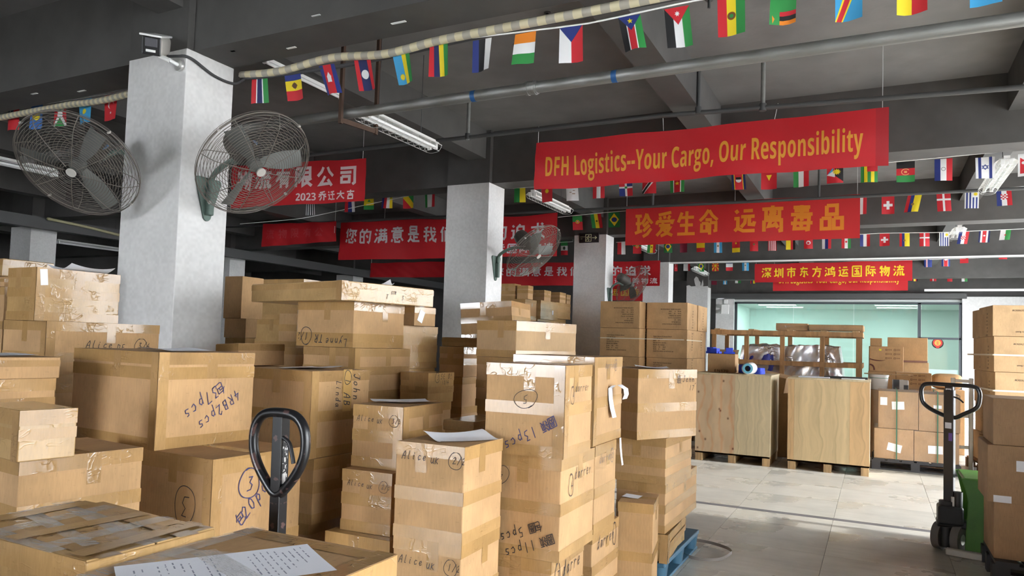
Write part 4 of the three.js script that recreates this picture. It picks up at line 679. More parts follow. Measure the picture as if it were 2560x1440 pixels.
function lamp(label, x, y, z0, z1, o = {}) {
  const L = Math.abs(z1 - z0), t = thing('fluorescent_lamp', label, 'lamp', [x, y, (z0 + z1) / 2]);
  part('tray', [box(0.14, 0.012, L, 0, 0.045, 0), bar([-0.07, 0.04, -L / 2], [-0.105, -0.005, -L / 2], 0.003, 0.004), box(0.06, 0.035, L, 0, 0.065, 0)], M.bright, t);
  for (const s of [-1, 1]) part('reflector', box(0.05, 0.003, L, 0, 0, 0).rotateZ(s * -0.6).translate(s * 0.085, 0.032, 0), M.bright, t);
  for (const s of [-1, 1]) { part('tube', rod([s * 0.037, 0.005, -L / 2 + 0.03], [s * 0.037, 0.005, L / 2 - 0.03], 0.0165, 12), M.tubeGlass, t); for (const e of [-1, 1]) part('lamp_holder', box(0.035, 0.06, 0.03, s * 0.037, 0.015, e * (L / 2 - 0.012)), M.bright, t); }
  if (!o.bare) {
    const w = []; for (const s of [-1, 1]) { w.push(rod([s * 0.075, -0.035, -L / 2], [s * 0.075, -0.035, L / 2], 0.0028, 6)); w.push(rod([s * 0.105, 0.02, -L / 2], [s * 0.105, 0.02, L / 2], 0.0028, 6)); }
    const n = Math.round(L / 0.1); for (let i = 0; i <= n; i++) { const z = -L / 2 + (i / n) * L; w.push(tube([[-0.105, 0.02, z], [-0.075, -0.035, z], [0, -0.05, z], [0.075, -0.035, z], [0.105, 0.02, z]], 0.002, 8, 4)); }
    part('wire_guard', w, M.wire, t);
  }
  for (const e of [-0.3, 0.3]) part('hanger', rod([0, 0.06, e * L], [0, (o.top ?? 3.92) - y, e * L], 0.004, 6), M.steelGrey, t);
  return t;
}
lamp('caged twin tube lamp hung beside the rusty hanger', -4.06, 3.42, -5.06, -6.2, { top: 4.3 });
lamp('caged twin tube lamp at the upper right edge', 1.24, 3.55, -9.25, -10.75, { top: 4.3 });
lamp('caged twin tube lamp under the third beam at the right', 1.22, 3.55, -13.95, -14.75, { top: 4.3 });
lamp('caged twin tube lamp right of the second pillar', -4.36, 3.55, -9.25, -10.55, { top: 4.3 });
lamp('caged twin tube lamp behind the third pillar exit sign', -4.3, 3.5, -14.1, -15.2, { top: 4.3 });
lamp('small far lamp right of the fourth pillar', -4.2, 3.5, -18.9, -20.2, { top: 4.3 });
lamp('unlit lamp behind the fan at the left edge', -9.35, 3.4, -4.3, -5.6, { top: 4.3, bare: 1 });
lamp('unlit lamp in the dark bay left of the nearest pillar', -16.3, 3.36, -9.9, -11.6, { top: 4.3, bare: 1 });
{ const t = thing('bare_tube_lamp', 'single white tube under the rib right of the nearest pillar', 'lamp', [-4.86, 3.88, -5.28]); part('tube', rod([0, 0, -0.42], [0, 0, 0.6], 0.016, 12), M.tubeGlass, t); part('batten', box(0.03, 0.03, 1.02, 0, 0.03, 0.09), M.bright, t); for (const z of [-0.42, 0.6]) part('lamp_holder', rbox(0.06, 0.05, 0.03, 0.01, 0, 0.01, z), M.bright, t); }
// ribbed conduit tied under the first beam
{
  const t = thing('corrugated_conduit', 'yellowed ribbed conduit tied along the underside of the first beam', 'conduit');
  const stripe = canvasTex(512, 32, (c, w, h) => { for (let i = 0; i < 16; i++) { c.fillStyle = i % 2 ? '#cfc6a4' : '#a8a294'; c.fillRect((i * w) / 16, 0, w / 16, h); } });
  stripe.wrapS = THREE.RepeatWrapping; stripe.repeat.set(5, 1);
  const cm = std({ map: stripe, roughness: 0.55 });
  const run = (pts, n) => { const g = tube(pts, 0.03, n, 10), p = g.attributes.position; return g; };
  part('conduit_run', run([[-4.62, 3.56, -4.20], [-4.2, 3.535, -4.20], [-3.7, 3.565, -4.20], [-3.2, 3.52, -4.2], [-2.75, 3.545, -4.2], [-2.3, 3.55, -4.2], [-1.6, 3.56, -4.21], [-0.9, 3.57, -4.21], [0.3, 3.56, -4.21]], 120), cm, t);
  part('conduit_run', run([[-5.36, 3.565, -4.2], [-5.9, 3.575, -4.19], [-6.4, 3.555, -4.18], [-6.9, 3.575, -4.18], [-8, 3.575, -4.18]], 60), cm, t);
  part('cable_bundle', tube([[-4.62, 3.53, -4.2], [-4.0, 3.51, -4.23], [-3.3, 3.51, -4.24], [-2, 3.55, -4.24], [0.3, 3.56, -4.24]], 0.016, 40, 8), M.rubber, t);
  const u = thing('corrugated_conduit', 'pale conduit hanging on the long steel beam at the far left', 'conduit');
  part('conduit_run', tube([[-13.85, 3.5, -8.2], [-13.85, 3.46, -9.0], [-13.85, 3.4, -9.8], [-13.8, 3.47, -10.1], [-13.8, 3.56, -10.3]], 0.028, 24, 8), std({ color: lin(0.45, 0.42, 0.25), roughness: 0.6 }), u);
}
// security camera on the nearest pillar
{
  const t = thing('security_camera', 'white bullet security camera on the top corner of the nearest pillar', 'camera', [-4.76, 3.50, -3.695]);
  const head = new THREE.Group(); head.name = 'camera_head'; head.position.set(-0.05, 0.085, 0.14); head.rotation.set(R(22), R(38), R(-4), 'YXZ'); head.scale.setScalar(1.3); t.add(head);
  part('housing', rbox(0.105, 0.105, 0.28, 0.03, 0, 0, -0.06), std({ color: lin(0.5, 0.48, 0.44), roughness: 0.45 }), head);
  part('sun_hood', rbox(0.118, 0.012, 0.3, 0.005, 0, 0.056, -0.04), M.bright, head);
  part('face_plate', rbox(0.1, 0.1, 0.012, 0.02, 0, 0, 0.084), M.blackGloss, head);
  part('lens_window', rbox(0.064, 0.046, 0.004, 0.004, 0, 0.018, 0.091), std({ color: lin(0.09, 0.09, 0.10), roughness: 0.15 }), head);
  part('lamp_strip', rbox(0.052, 0.014, 0.004, 0.005, -0.002, -0.027, 0.091), M.bright, head);
  part('wall_flange', disc(0.045, 0.02, 24).rotateX(PI / 2).translate(0.05, -0.03, 0.01), M.alu, t);
  part('arm', [rod([0.05, -0.03, 0.01], [0.02, -0.01, 0.07], 0.014, 12), rod([0.02, -0.01, 0.07], [-0.05, 0.02, 0.1], 0.018, 12)], M.bright, t);
  part('cable', tube([[-0.02, 0.03, 0.06], [0.07, 0.03, 0.03], [0.115, 0.03, 0.01], [0.13, 0.02, -0.06], [0.125, -0.03, -0.25], [0.13, -0.03, -0.44], [0.18, 0.02, -0.5]], 0.011, 40, 8), M.rubber, t);
}
// wall fans
function bladeGeo() {
  const g = new THREE.PlaneGeometry(1, 1, 4, 8), p = g.attributes.position;
  for (let i = 0; i < p.count; i++) {
    const u = p.getX(i), t = p.getY(i) + 0.5, r = 0.05 + t * 0.32, ch = 0.06 + 0.075 * Math.sin(Math.min(1, t * 1.25) * PI * 0.62), tw = 0.75 - 0.45 * t;
    p.setXYZ(i, u * ch * Math.cos(tw) + 0.02 * t, r, u * ch * Math.sin(tw) + 0.012 * (1 - 4 * u * u));
  }
  g.computeVertexNormals(); return g;
}
const guardFront = [], guardBack = [], RG = 0.425;
{
  const zf = (r) => 0.085 * Math.sqrt(Math.max(0, 1 - (r / RG) ** 2.6)) + 0.015, zb = (r) => -0.075 * Math.sqrt(Math.max(0, 1 - (r / RG) ** 3)) - 0.015;
  for (let i = 0; i < 21; i++) { const r = 0.06 + (i / 20) * (RG - 0.065); guardFront.push(new THREE.TorusGeometry(r, 0.0021, 4, 52).translate(0, 0, zf(r))); }
  for (let i = 0; i < 13; i++) { const r = 0.11 + (i / 12) * (RG - 0.115); guardBack.push(new THREE.TorusGeometry(r, 0.0021, 4, 44).translate(0, 0, zb(r))); }
  guardFront.push(new THREE.TorusGeometry(RG, 0.005, 6, 60));
  for (let k = 0; k < 8; k++) for (const [z, list, r0] of [[zf, guardFront, 0.05], [zb, guardBack, 0.1]]) {
    const a = (k / 8) * 2 * PI + 0.2, pts = []; for (let j = 0; j <= 6; j++) { const r = r0 + (j / 6) * (RG - r0); pts.push([Math.cos(a) * r, Math.sin(a) * r, j === 6 ? 0 : z(r) + 0.002]); }
    list.push(tube(pts, 0.003, 12, 5));
  }
}
const GF = join(guardFront), GB = join(guardBack), BLADE = bladeGeo(), HUB = disc(0.034, 0.01, 24).rotateX(PI / 2);
const MOTOR = new THREE.LatheGeometry([[0, -0.36], [0.05, -0.355], [0.085, -0.33], [0.098, -0.28], [0.1, -0.16], [0.085, -0.11], [0.05, -0.09], [0.03, -0.03], [0, -0.03]].map(([a, b]) => new THREE.Vector2(a, b)), 28).rotateX(PI / 2);
function fan(label, wall, c, axis, spin, side = 1) {
  const t = thing('wall_fan', label, 'fan', wall), C = V(...c).sub(V(...wall)), n = V(...axis).normalize();
  const head = new THREE.Group(); head.name = 'fan_head'; head.position.copy(C); head.quaternion.setFromUnitVectors(V(0, 0, 1), n); t.add(head);
  part('front_guard', GF, M.fanWire, head); part('rear_guard', GB, M.fanWire, head);
  for (let k = 0; k < 3; k++) part('blade', BLADE, M.fanBlade, head).rotation.z = spin + (k * 2 * PI) / 3;
  part('motor', MOTOR, M.fanMotor, head); part('hub_cap', HUB, M.hubCap, head).position.z = 0.106; part('spinner', disc(0.05, 0.06, 20).rotateX(PI / 2), M.fanBlade, head);
  for (let k = 0; k < 4; k++) { const a = k * PI / 2 + 0.5; part('guard_clip', box(0.02, 0.012, 0.02, Math.cos(a) * RG, Math.sin(a) * RG, 0), M.hubCap, head); }
  part('maker_plate', disc(0.03, 0.003, 20).rotateY(PI / 2).translate(0.0995, 0, -0.22), std({ color: lin(0.2, 0.35, 0.6), roughness: 0.4 }), head);
  const m = C.clone().addScaledVector(n, -0.24).add(V(0, -0.09, 0));
  part('arm', tube([[side * 0.03, 0.0, 0], [side * 0.06, 0.16, 0], [(m.x + side * 0.1) / 2, Math.max(0.24, m.y - 0.06), m.z * 0.4], [m.x, m.y - 0.02, m.z], [m.x, m.y + 0.06, m.z]], 0.021, 36, 12), M.fanGreen, t);
  const s = new THREE.Shape(); s.moveTo(-0.1, 0.14); s.lineTo(0.1, 0.14); s.quadraticCurveTo(0.13, 0.13, 0.11, 0.09); s.lineTo(0.03, -0.17); s.quadraticCurveTo(0, -0.21, -0.03, -0.17); s.lineTo(-0.11, 0.09); s.quadraticCurveTo(-0.13, 0.13, -0.1, 0.14);
  part('wall_plate', new THREE.ExtrudeGeometry(s, { depth: 0.012, bevelEnabled: true, bevelSize: 0.003, bevelThickness: 0.003, bevelSegments: 2 }).rotateY(side * PI / 2).translate(0, 0, 0), M.fanGreen, t);
  part('socket', rbox(0.05, 0.2, 0.05, 0.01, side * 0.035, -0.05, 0), M.fanGreen, t);
  return t;
}
const inView = (x, y, z) => [0.89456 * x - 0.0071 * y + 0.44689 * z, 0.0315 * x + 0.9984 * y - 0.0472 * z, -0.4458 * x + 0.0563 * y + 0.8933 * z];
fan('large wire cage fan on the right face of the nearest pillar', [-4.65, 2.52, -3.95], [-4.05, 2.70, -3.84], inView(0.615, -0.652, 0.44), 0.35);
fan('large wire cage fan left of the nearest pillar', [-5.31, 2.62, -3.85], [-5.13, 2.64, -3.23], inView(-0.051, -0.68, 0.732), 1.2, -1);
fan('wire cage fan on the second pillar, seen almost edge on', [-4.65, 2.49, -8.75], [-3.99, 2.66, -8.56], inView(0.583, -0.693, 0.42), 2.2);
fan('fan with a dark motor on the third pillar above the printed cartons', [-4.65, 2.44, -13.48], [-4.28, 2.66, -13.75], [0.55, -0.45, -0.75], 3.4);
{ const t = solo('fan_cable', tube([[-5.33, 2.5, -3.86], [-5.36, 2.3, -3.86], [-5.34, 2.1, -3.84], [-5.38, 1.95, -3.85], [-5.36, 1.8, -3.84], [-5.37, 1.6, -3.83]], 0.006, 40, 6), M.rubber, 'thin grey cable hanging down left of the nearest pillar', 'cable'); }
// exit sign
{
  const t = thing('exit_sign', 'black exit sign with running figure and arrow on the third pillar', 'sign', [-4.996, 3.445, -13.235]);
  part('housing', rbox(0.4, 0.185, 0.03, 0.004, 0, 0.0925, 0), M.black, t);
  const tx = canvasTex(512, 256, (c, w, h) => {
    c.fillStyle = '#0b0b0b'; c.fillRect(0, 0, w, h); c.fillStyle = '#d8dfb0'; c.strokeStyle = '#d8dfb0'; c.lineWidth = 14;
    c.strokeRect(168, 30, 150, 196); c.beginPath(); c.arc(252, 66, 16, 0, 7); c.fill();
    c.lineCap = 'round'; c.lineWidth = 16; for (const l of [[[246, 90], [228, 140]], [[228, 140], [262, 170], [246, 214]], [[228, 140], [206, 180], [180, 190]], [[244, 96], [280, 120], [296, 104]], [[240, 98], [204, 104], [196, 132]]]) { c.beginPath(); l.forEach(([x, y], i) => (i ? c.lineTo(x, y) : c.moveTo(x, y))); c.stroke(); }
    c.lineCap = 'butt'; c.lineWidth = 18; c.beginPath(); c.moveTo(340, 128); c.lineTo(460, 128); c.moveTo(420, 84); c.lineTo(466, 128); c.lineTo(420, 172); c.stroke();
    c.font = 'bold 26px sans-serif'; han(c, '生品方司', 20, 80, 28, 34, '#d8dfb0', 0.12); c.fillText('EXIT', 30, 160);
  });
  part('face', new THREE.PlaneGeometry(0.39, 0.175).translate(0, 0.0925, 0.0165), std({ map: tx, roughness: 0.35 }), t);
}
// ------------------------------------------------------------------ banners
function clothGrid(x0, x1, tl, tr, bl, br, nx, ny, wob, slump = 0) {
  const g = new THREE.PlaneGeometry(1, 1, nx, ny), p = g.attributes.position, ph = rnd() * 6;
  for (let i = 0; i < p.count; i++) {
    const u = p.getX(i) + 0.5, v = p.getY(i) + 0.5, top = tl + (tr - tl) * u - slump * Math.sin(u * PI * 3) ** 2, bot = bl + (br - bl) * u;
    const z = wob * (Math.sin(u * 21 + ph + v) * 0.5 + Math.sin(u * 8 + ph * 2 - v * 2) * 0.6 + Math.sin((u + v * 0.25) * 47) * 0.18) * (0.35 + 0.65 * (1 - v));
    p.setXYZ(i, x0 + (x1 - x0) * u, bot + (top - bot) * v, z);
  }
  g.computeVertexNormals(); return g;
}
function banner(label, z, x0, x1, tl, tr, bl, br, tex, cords, o = {}) {
  const t = thing('cloth_banner', label, 'banner', [x0, 0, z]);
  part('cloth', clothGrid(0, x1 - x0, tl, tr, bl, br, 56, 10, o.wob ?? 0.035, o.slump ?? 0.012), phy({ map: tex, roughness: 0.62, side: DS, transmission: o.thru ?? 0.16, thickness: 0 }), t);
  (cords?.length ? cords : [[0.01, 4.312], [0.99, 4.312]]).forEach(([u, top, dx = 0]) => part('hanging_cord', rod([(x1 - x0) * u, tl + (tr - tl) * u - 0.005, 0], [(x1 - x0) * u + dx, top, 0], 0.003, 5), M.wire, t));
  return t;
}
const RED = '#c8141f', GOLD = '#e09a2c';
const banDFH = canvasTex(2048, 310, (c, w, h) => { c.fillStyle = RED; c.fillRect(0, 0, w, h); c.fillStyle = '#b01420'; c.fillRect(w - 62, 0, 62, h); c.fillStyle = GOLD; c.font = 'bold 176px sans-serif'; c.save(); c.translate(66, 226); const tw = c.measureText('DFH Logistics--Your Cargo, Our Responsibility').width; c.scale(1860 / tw, 1); c.fillText('DFH Logistics--Your Cargo, Our Responsibility', 0, 0); c.restore(); });
banner('long red banner with gold English slogan in the upper right', -7.35, -3.43, 0.09, 3.712, 3.712, 3.178, 3.18, banDFH, [[0.005, 3.9], [0.41, 3.86, -0.01], [0.72, 3.86, 0.03], [0.985, 4.312, 0.0]], { wob: 0.05 });
const ban2 = canvasTex(2048, 370, (c, w, h) => { c.fillStyle = '#cf1d1f'; c.fillRect(0, 0, w, h); han(c, '珍爱生命', 84, 66, 184, 205, '#e8870c', 0.155, 1.28); han(c, '远离毒品', 1010, 62, 200, 240, '#e8870c', 0.155, 1.18); });
banner('red banner with eight large orange characters right of centre', -12.05, -3.885, -0.23, 3.885, 3.862, 3.2, 3.195, ban2, [[0.004, 4.312], [0.5, 4.312], [0.99, 4.312]], { wob: 0.03, thru: 0.3 });
const ban3 = canvasTex(2048, 260, (c, w, h) => { c.fillStyle = RED; c.fillRect(0, 0, w, h); han(c, '深圳市东方鸿运国际物流', 95, 50, 138, 172, '#f0d51e', 0.13, 1.1); });
banner('red banner with one row of yellow characters at the far right', -19.5, -2.808, 0.752, 3.68, 3.70, 3.205, 3.213, ban3, [], { wob: 0.03 });
const ban3b = canvasTex(2048, 330, (c, w, h) => { c.fillStyle = RED; c.fillRect(0, 0, w, h); c.fillStyle = '#edcb2a'; c.font = 'bold 150px sans-serif'; c.save(); c.translate(90, 190); const tw = c.measureText('DFH Logistics  Your Cargo, Our Responsibility').width; c.scale(1840 / tw, 1); c.fillText('DFH Logistics  Your Cargo, Our Responsibility', 0, 0); c.restore(); });
banner('red banner with yellow English slogan behind the far right banner', -20.6, -2.49, 0.70, 3.55, 3.56, 3.07, 3.07, ban3b, [], { wob: 0.03 });
const banL = canvasTex(1536, 400, (c, w, h) => { c.fillStyle = RED; c.fillRect(0, 0, w, h); han(c, '物流有限公司', 60, 46, 200, 238, '#e6cfcf', 0.14); c.fillStyle = '#e6cfcf'; c.font = 'bold 96px sans-serif'; c.fillText('2023', 800, 366); han(c, '乔迁大吉', 1030, 282, 92, 104, '#e6cfcf', 0.14); });
banner('red banner with white characters behind the fan right of the nearest pillar', -7.4, -8.24, -5.86, 3.86, 3.765, 3.245, 3.21, banL, [[0.98, 4.312], [0.02, 4.312]], { wob: 0.03 });
const banL2 = canvasTex(1024, 256, (c, w, h) => { c.fillStyle = RED; c.fillRect(0, 0, w, h); han(c, '流物限有公', 60, 60, 120, 170, '#c83c42', 0.1); c.fillStyle = '#e6cfcf'; c.fillRect(1000, 60, 10, 90); });
banner('plain backed red banner under the white lettered one at the left', -11.6, -11.9, -9.86, 3.86, 3.82, 3.36, 3.41, banL2, [[0.98, 4.312]], { wob: 0.03 });
const banM = canvasTex(2048, 340, (c, w, h) => { c.fillStyle = RED; c.fillRect(0, 0, w, h); han(c, '您的满意是我们最大的追求', 60, 60, 132, 160, '#dcd6da', 0.13, 1.08); c.strokeStyle = '#dcd6da'; c.lineWidth = 8; c.beginPath(); c.moveTo(1080, 276); c.lineTo(1230, 276); c.stroke(); han(c, '东方鸿运国际物流', 1250, 228, 84, 98, '#dcd6da', 0.13); });
banner('red banner with white characters passing behind the second pillar', -12.1, -10.19, -5.18, 3.92, 3.84, 3.09, 3.05, banM, [[0.23, 4.312], [0.99, 4.312]], { wob: 0.06, slump: 0.04 });
const banM2 = canvasTex(512, 128, (c, w, h) => { c.fillStyle = RED; c.fillRect(0, 0, w, h); });
banner('dark red banner peeping out below the white lettered one', -16.7, -12.9, -10.0, 3.6, 3.6, 3.19, 3.16, banM2, [], { wob: 0.04 });
banner('red banner with white characters between the second and third pillars', -16.8, -9.1, -4.55, 3.52, 3.50, 2.94, 2.9, banM, [], { wob: 0.05 });
const banE = canvasTex(1024, 200, (c, w, h) => { c.fillStyle = RED; c.fillRect(0, 0, w, h); han(c, '东方鸿运国际物流', 60, 50, 90, 112, '#d8b42a', 0.13); });
banner('small red banner with yellow characters left of the fourth pillar', -19.8, -7.9, -5.05, 3.2, 3.2, 2.78, 2.72, banE, [], { wob: 0.03 });
// ------------------------------------------------------------------ flag buntings
const W = '#ececec', K = '#1c1c1e', RD = '#cf2430', GN = '#2f8f45', YL = '#f1d822', BL = '#25357f', NV = '#1d2559', LB = '#3fa2d6', OR = '#ee8a22';
const FLAG = (() => {
  const v = (...a) => (c) => a.forEach((k, i) => { c.fillStyle = k; c.fillRect((i * 80) / a.length, 0, 80 / a.length + 1, 120); });
  const h = (...a) => (c) => a.forEach((k, i) => { c.fillStyle = k; c.fillRect(0, (i * 120) / a.length, 80, 120 / a.length + 1); });
  const f = (k) => (c) => { c.fillStyle = k; c.fillRect(0, 0, 80, 120); };
  const r = (k, x, y, w, hh) => (c) => { c.fillStyle = k; c.fillRect(x, y, w, hh); };
  const o = (k, x, y, q) => (c) => { c.fillStyle = k; c.beginPath(); c.arc(x, y, q, 0, 7); c.fill(); };
  const p = (k, ...pts) => (c) => { c.fillStyle = k; c.beginPath(); pts.forEach(([x, y], i) => (i ? c.lineTo(x, y) : c.moveTo(x, y))); c.fill(); };
  const s = (k, x, y, q, n = 5, m = 0.42) => (c) => { c.fillStyle = k; c.beginPath(); for (let i = 0; i < 2 * n; i++) { const a = (i * PI) / n - PI / 2, e = i % 2 ? q * m : q; c.lineTo(x + Math.cos(a) * e, y + Math.sin(a) * e); } c.fill(); };
  const tri = (k) => p(k, [0, 0], [80, 0], [40, 52]);
  return {
    gambia: [v(RD, NV, GN), r(W, 25, 0, 5, 120), r(W, 50, 0, 5, 120)], moldova: [h(BL, YL, RD), o('#5b3a1c', 40, 60, 11), s('#5b3a1c', 40, 60, 15, 4)], cambodia: [v(BL, RD, RD, BL), r(W, 30, 46, 20, 26), s(W, 40, 44, 14, 3, 0.5)], laos: [v(RD, NV, NV, RD), o(W, 40, 60, 17)],
    rwanda: [v(LB, LB, YL, GN), s(YL, 26, 92, 13, 12, 0.7)], mauritius: [v(RD, NV, YL, GN)], estonia: [v(BL, K, W)], ivory: [h(OR, W, GN)], czech: [v(W, RD), tri(BL)], ssudan: [v(K, RD, GN), r(W, 24, 0, 4, 120), r(W, 52, 0, 4, 120), tri(BL), s(YL, 40, 19, 11)],
    jordan: [v(K, W, GN), tri(RD), s(W, 40, 20, 9, 7, 0.5)], bolivia: [v(RD, YL, GN), o('#7a4a1c', 40, 60, 12), o(GN, 40, 60, 6)], zambia: [f(GN), r(RD, 30, 78, 17, 42), r(RD, 30, 78, 50, 14), r(K, 30, 92, 50, 14), r(OR, 30, 106, 50, 14), p(OR, [8, 88], [16, 100], [10, 116])],
    drcongo: [f(LB), p(YL, [0, 120], [44, 0], [80, 0], [22, 120]), p(RD, [4, 120], [52, 0], [72, 0], [18, 120])], benin: [h(GN, YL, YL), r(YL, 0, 44, 40, 76), r(RD, 40, 44, 40, 76)], somalia: [f(LB), s(W, 40, 60, 16)],
    samoa: [f(RD), r(NV, 0, 0, 42, 62), s(W, 16, 20, 6), s(W, 30, 34, 5), s(W, 16, 46, 6)], palau: [f('#3f77c4'), o(YL, 36, 54, 22)], burundi: [f(RD), p(GN, [0, 0], [80, 0], [40, 60]), p(GN, [0, 120], [80, 120], [40, 60]), p(W, [0, 0], [12, 0], [80, 112], [80, 120], [68, 120], [0, 8]), p(W, [80, 0], [68, 0], [0, 112], [0, 120], [12, 120], [80, 8]), o(W, 40, 60, 16)],
    kazakh: [f(LB), s(YL, 40, 62, 16, 14, 0.7), r(YL, 8, 6, 64, 5)], turkey: [f(RD), o(W, 40, 46, 20), o(RD, 44, 52, 16), s(W, 38, 84, 8)], uruguay2: [v(W, K, W, K, W, K, W, K, W)], slovenia: [v(RD, BL, W), o(RD, 50, 18, 10)], stvincent: [h(YL, YL, GN), s(GN, 40, 40, 15, 3, 0.5)],
    seychelles: [v(BL, RD, W, YL), p(GN, [40, 0], [80, 0], [70, 30])], congo: [p(RD, [0, 0], [80, 120], [0, 120]), p(GN, [0, 0], [80, 0], [80, 80]), p(YL, [0, 0], [24, 0], [80, 84], [80, 120], [60, 120], [0, 36])], mexico2: [v(GN, W, W, RD)], guinea: [v(GN, YL), r(RD, 0, 0, 80, 16)], kyrgyz: [f(RD), s(YL, 40, 48, 16, 16, 0.7)],
    white: [f(W), r('#8a6a4a', 24, 60, 12, 4), r('#8a6a4a', 44, 48, 14, 4), r('#8a6a4a', 40, 70, 18, 5)], peru: [v(RD, W, RD)], dominican: [f(W), r(BL, 0, 66, 34, 54), r(RD, 46, 66, 34, 54), r(RD, 0, 0, 34, 54), r(BL, 46, 0, 34, 54), o(GN, 40, 60, 8)], trinidad: [f(RD), p(W, [0, 120], [0, 96], [60, 0], [80, 0], [80, 14], [10, 120]), p(K, [0, 116], [0, 104], [64, 0], [76, 0], [6, 120])],
    suriname: [v(GN, RD, RD, GN), r(W, 18, 0, 5, 120), r(W, 57, 0, 5, 120), s(YL, 40, 58, 15)], eswatini: [v(NV, RD, RD, RD, NV), r(YL, 14, 0, 4, 120), r(YL, 62, 0, 4, 120), o(W, 40, 56, 16), r(K, 26, 36, 28, 16)], vietnam: [f(RD), p(YL, [26, 30], [54, 30], [40, 66])], hungary: [v(GN, W, RD)], antigua: [f(RD), p(LB, [40, 0], [0, 66], [20, 66]), p(W, [0, 64], [40, 30], [40, 80]), p(K, [40, 0], [80, 0], [80, 110], [40, 70]), s(YL, 48, 44, 22, 12, 0.6)],
    togo: [v(GN, YL, GN, YL, GN), r(RD, 30, 0, 50, 50)], afghan: [h(K, RD, GN), (c) => { c.strokeStyle = '#f0b070'; c.lineWidth = 4; c.beginPath(); c.arc(40, 60, 17, 0.6, 5.7); c.stroke(); c.fillStyle = '#f0b070'; c.fillRect(34, 54, 12, 12); }], paraguay: [v(BL, W, RD), (c) => { c.strokeStyle = '#555'; c.lineWidth = 2; c.beginPath(); c.arc(40, 56, 9, 0, 7); c.stroke(); }], israel: [f(W), r(BL, 12, 0, 12, 120), r(BL, 56, 0, 12, 120), (c) => { c.strokeStyle = BL; c.lineWidth = 3; for (const q of [1, -1]) { c.beginPath(); for (let i = 0; i < 4; i++) { const a = (i * 2 * PI) / 3 - (q * PI) / 2; c.lineTo(40 + Math.cos(a) * 14, 56 + Math.sin(a) * 14); } c.stroke(); } }],
    nepal: [f(W), p(RD, [10, 20], [60, 60], [24, 60], [60, 104], [10, 104]), o(W, 24, 48, 8)], portugal: [h(GN, RD, RD), r(GN, 0, 0, 80, 50), o(YL, 40, 50, 15), o(RD, 40, 50, 10), o(W, 40, 50, 5)], ghana: [v(GN, YL, RD), s(K, 40, 60, 10)], brazil: [f('#1f7a3c'), p(YL, [40, 10], [72, 60], [40, 110], [8, 60]), o(BL, 40, 60, 18)], netherlands: [v(BL, W, RD)], swiss: [f(RD), r(W, 31, 32, 18, 56), r(W, 12, 51, 56, 18)],
    ecuador: [v(RD, BL, YL, YL), o('#8a6a3a', 38, 66, 9)], denmark: [f(RD), r(W, 33, 0, 12, 120), r(W, 0, 38, 80, 12)], uruguay: [v(W, BL, W, BL, W, BL, W, BL, W), r(W, 44, 0, 36, 44), s(YL, 60, 22, 13, 10, 0.7)], croatia: [v(BL, W, RD), ...[0, 1, 2, 3].flatMap((i) => [0, 1, 2, 3].map((j) => r((i + j) % 2 ? W : RD, 22 + i * 9, 42 + j * 9, 9, 9)))], monaco: [v(RD, W)], qatar: [f('#7d1533')], spain: [h(YL, YL, RD), r(RD, 0, 100, 80, 20)], argentina: [v(LB, W, LB), o('#8a7a4a', 40, 60, 8)], cameroon: [h(RD, RD, YL), s(YL, 40, 40, 14)],
    morocco: [f(RD), s(GN, 40, 56, 12)], usa: [v(RD, W, RD, W, RD, W, RD, W, RD)], belgium: [v(YL, YL, RD, K)], tunisia: [f(RD), o(W, 40, 60, 20), o(RD, 40, 62, 12)], slovakia: [v(W, BL, RD), o(RD, 40, 16, 10)], iran: [v(RD, W, GN), o(RD, 40, 60, 9)], costarica: [v(NV, W, RD, RD, W, NV), o(W, 40, 50, 8)], algeria: [v(W, GN), s(RD, 40, 60, 12)], indonesia: [v(W, W, RD)], macedonia: [f(RD), ...[0, 1, 2, 3, 4, 5, 6, 7].map((i) => { const a = (i * PI) / 4, q = 70; return p(YL, [40 + Math.cos(a) * 8, 60 + Math.sin(a) * 8], [40 + Math.cos(a - 0.16) * q, 60 + Math.sin(a - 0.16) * q], [40 + Math.cos(a + 0.16) * q, 60 + Math.sin(a + 0.16) * q]); }), o(YL, 40, 60, 14)],
    france: [h(BL, W, RD)], iceland: [f(BL), r(W, 20, 0, 16, 120), r(RD, 25, 0, 6, 120)], nkorea: [v(BL, RD, RD, BL), r(W, 18, 0, 4, 120), r(W, 58, 0, 4, 120), o(W, 40, 40, 14)], china: [f(RD), s(YL, 20, 24, 9)], japan: [f(W), o(RD, 40, 60, 24)], colombia: [v(RD, BL, YL, YL)], finland: [f(W), r(BL, 32, 0, 14, 120), r(BL, 0, 40, 80, 14)], mexico: [h(GN, W, RD), o('#2a3a2a', 40, 60, 14)],
  };
})();
const CELL = {}, flagSheet = canvasTex(1024, 1024, (c) => { Object.entries(FLAG).forEach(([n, list], i) => { const x = (i % 12) * 84 + 2, y = Math.floor(i / 12) * 126 + 3; c.save(); c.translate(x, y); c.beginPath(); c.rect(0, 0, 80, 120); c.clip(); list.forEach((d) => d(c)); c.restore(); CELL[n] = [(x + 1) / 1024, 1 - (y + 119) / 1024, (x + 79) / 1024, 1 - (y + 1) / 1024]; }); });
const flagMat = phy({ map: flagSheet, roughness: 0.6, side: DS, transmission: 0.12, thickness: 0 });
const BUNT = { near: 'string of large flags under the first beam, right of the nearest pillar', nearleft: 'string of flags under the first beam, left of the nearest pillar', second: 'string of flags behind the second beam', third: 'string of flags level with the orange lettered banner', fourth: 'string of flags behind the third beam', fifth: 'string of small flags beside the far yellow lettered banner', fifthleft: 'short flag string left of the fourth pillar', sixth: 'most distant string of tiny flags behind the fifth beam', dark: 'dim string of flags in the dark left bay', mex: 'lone small flag left of the third pillar' };
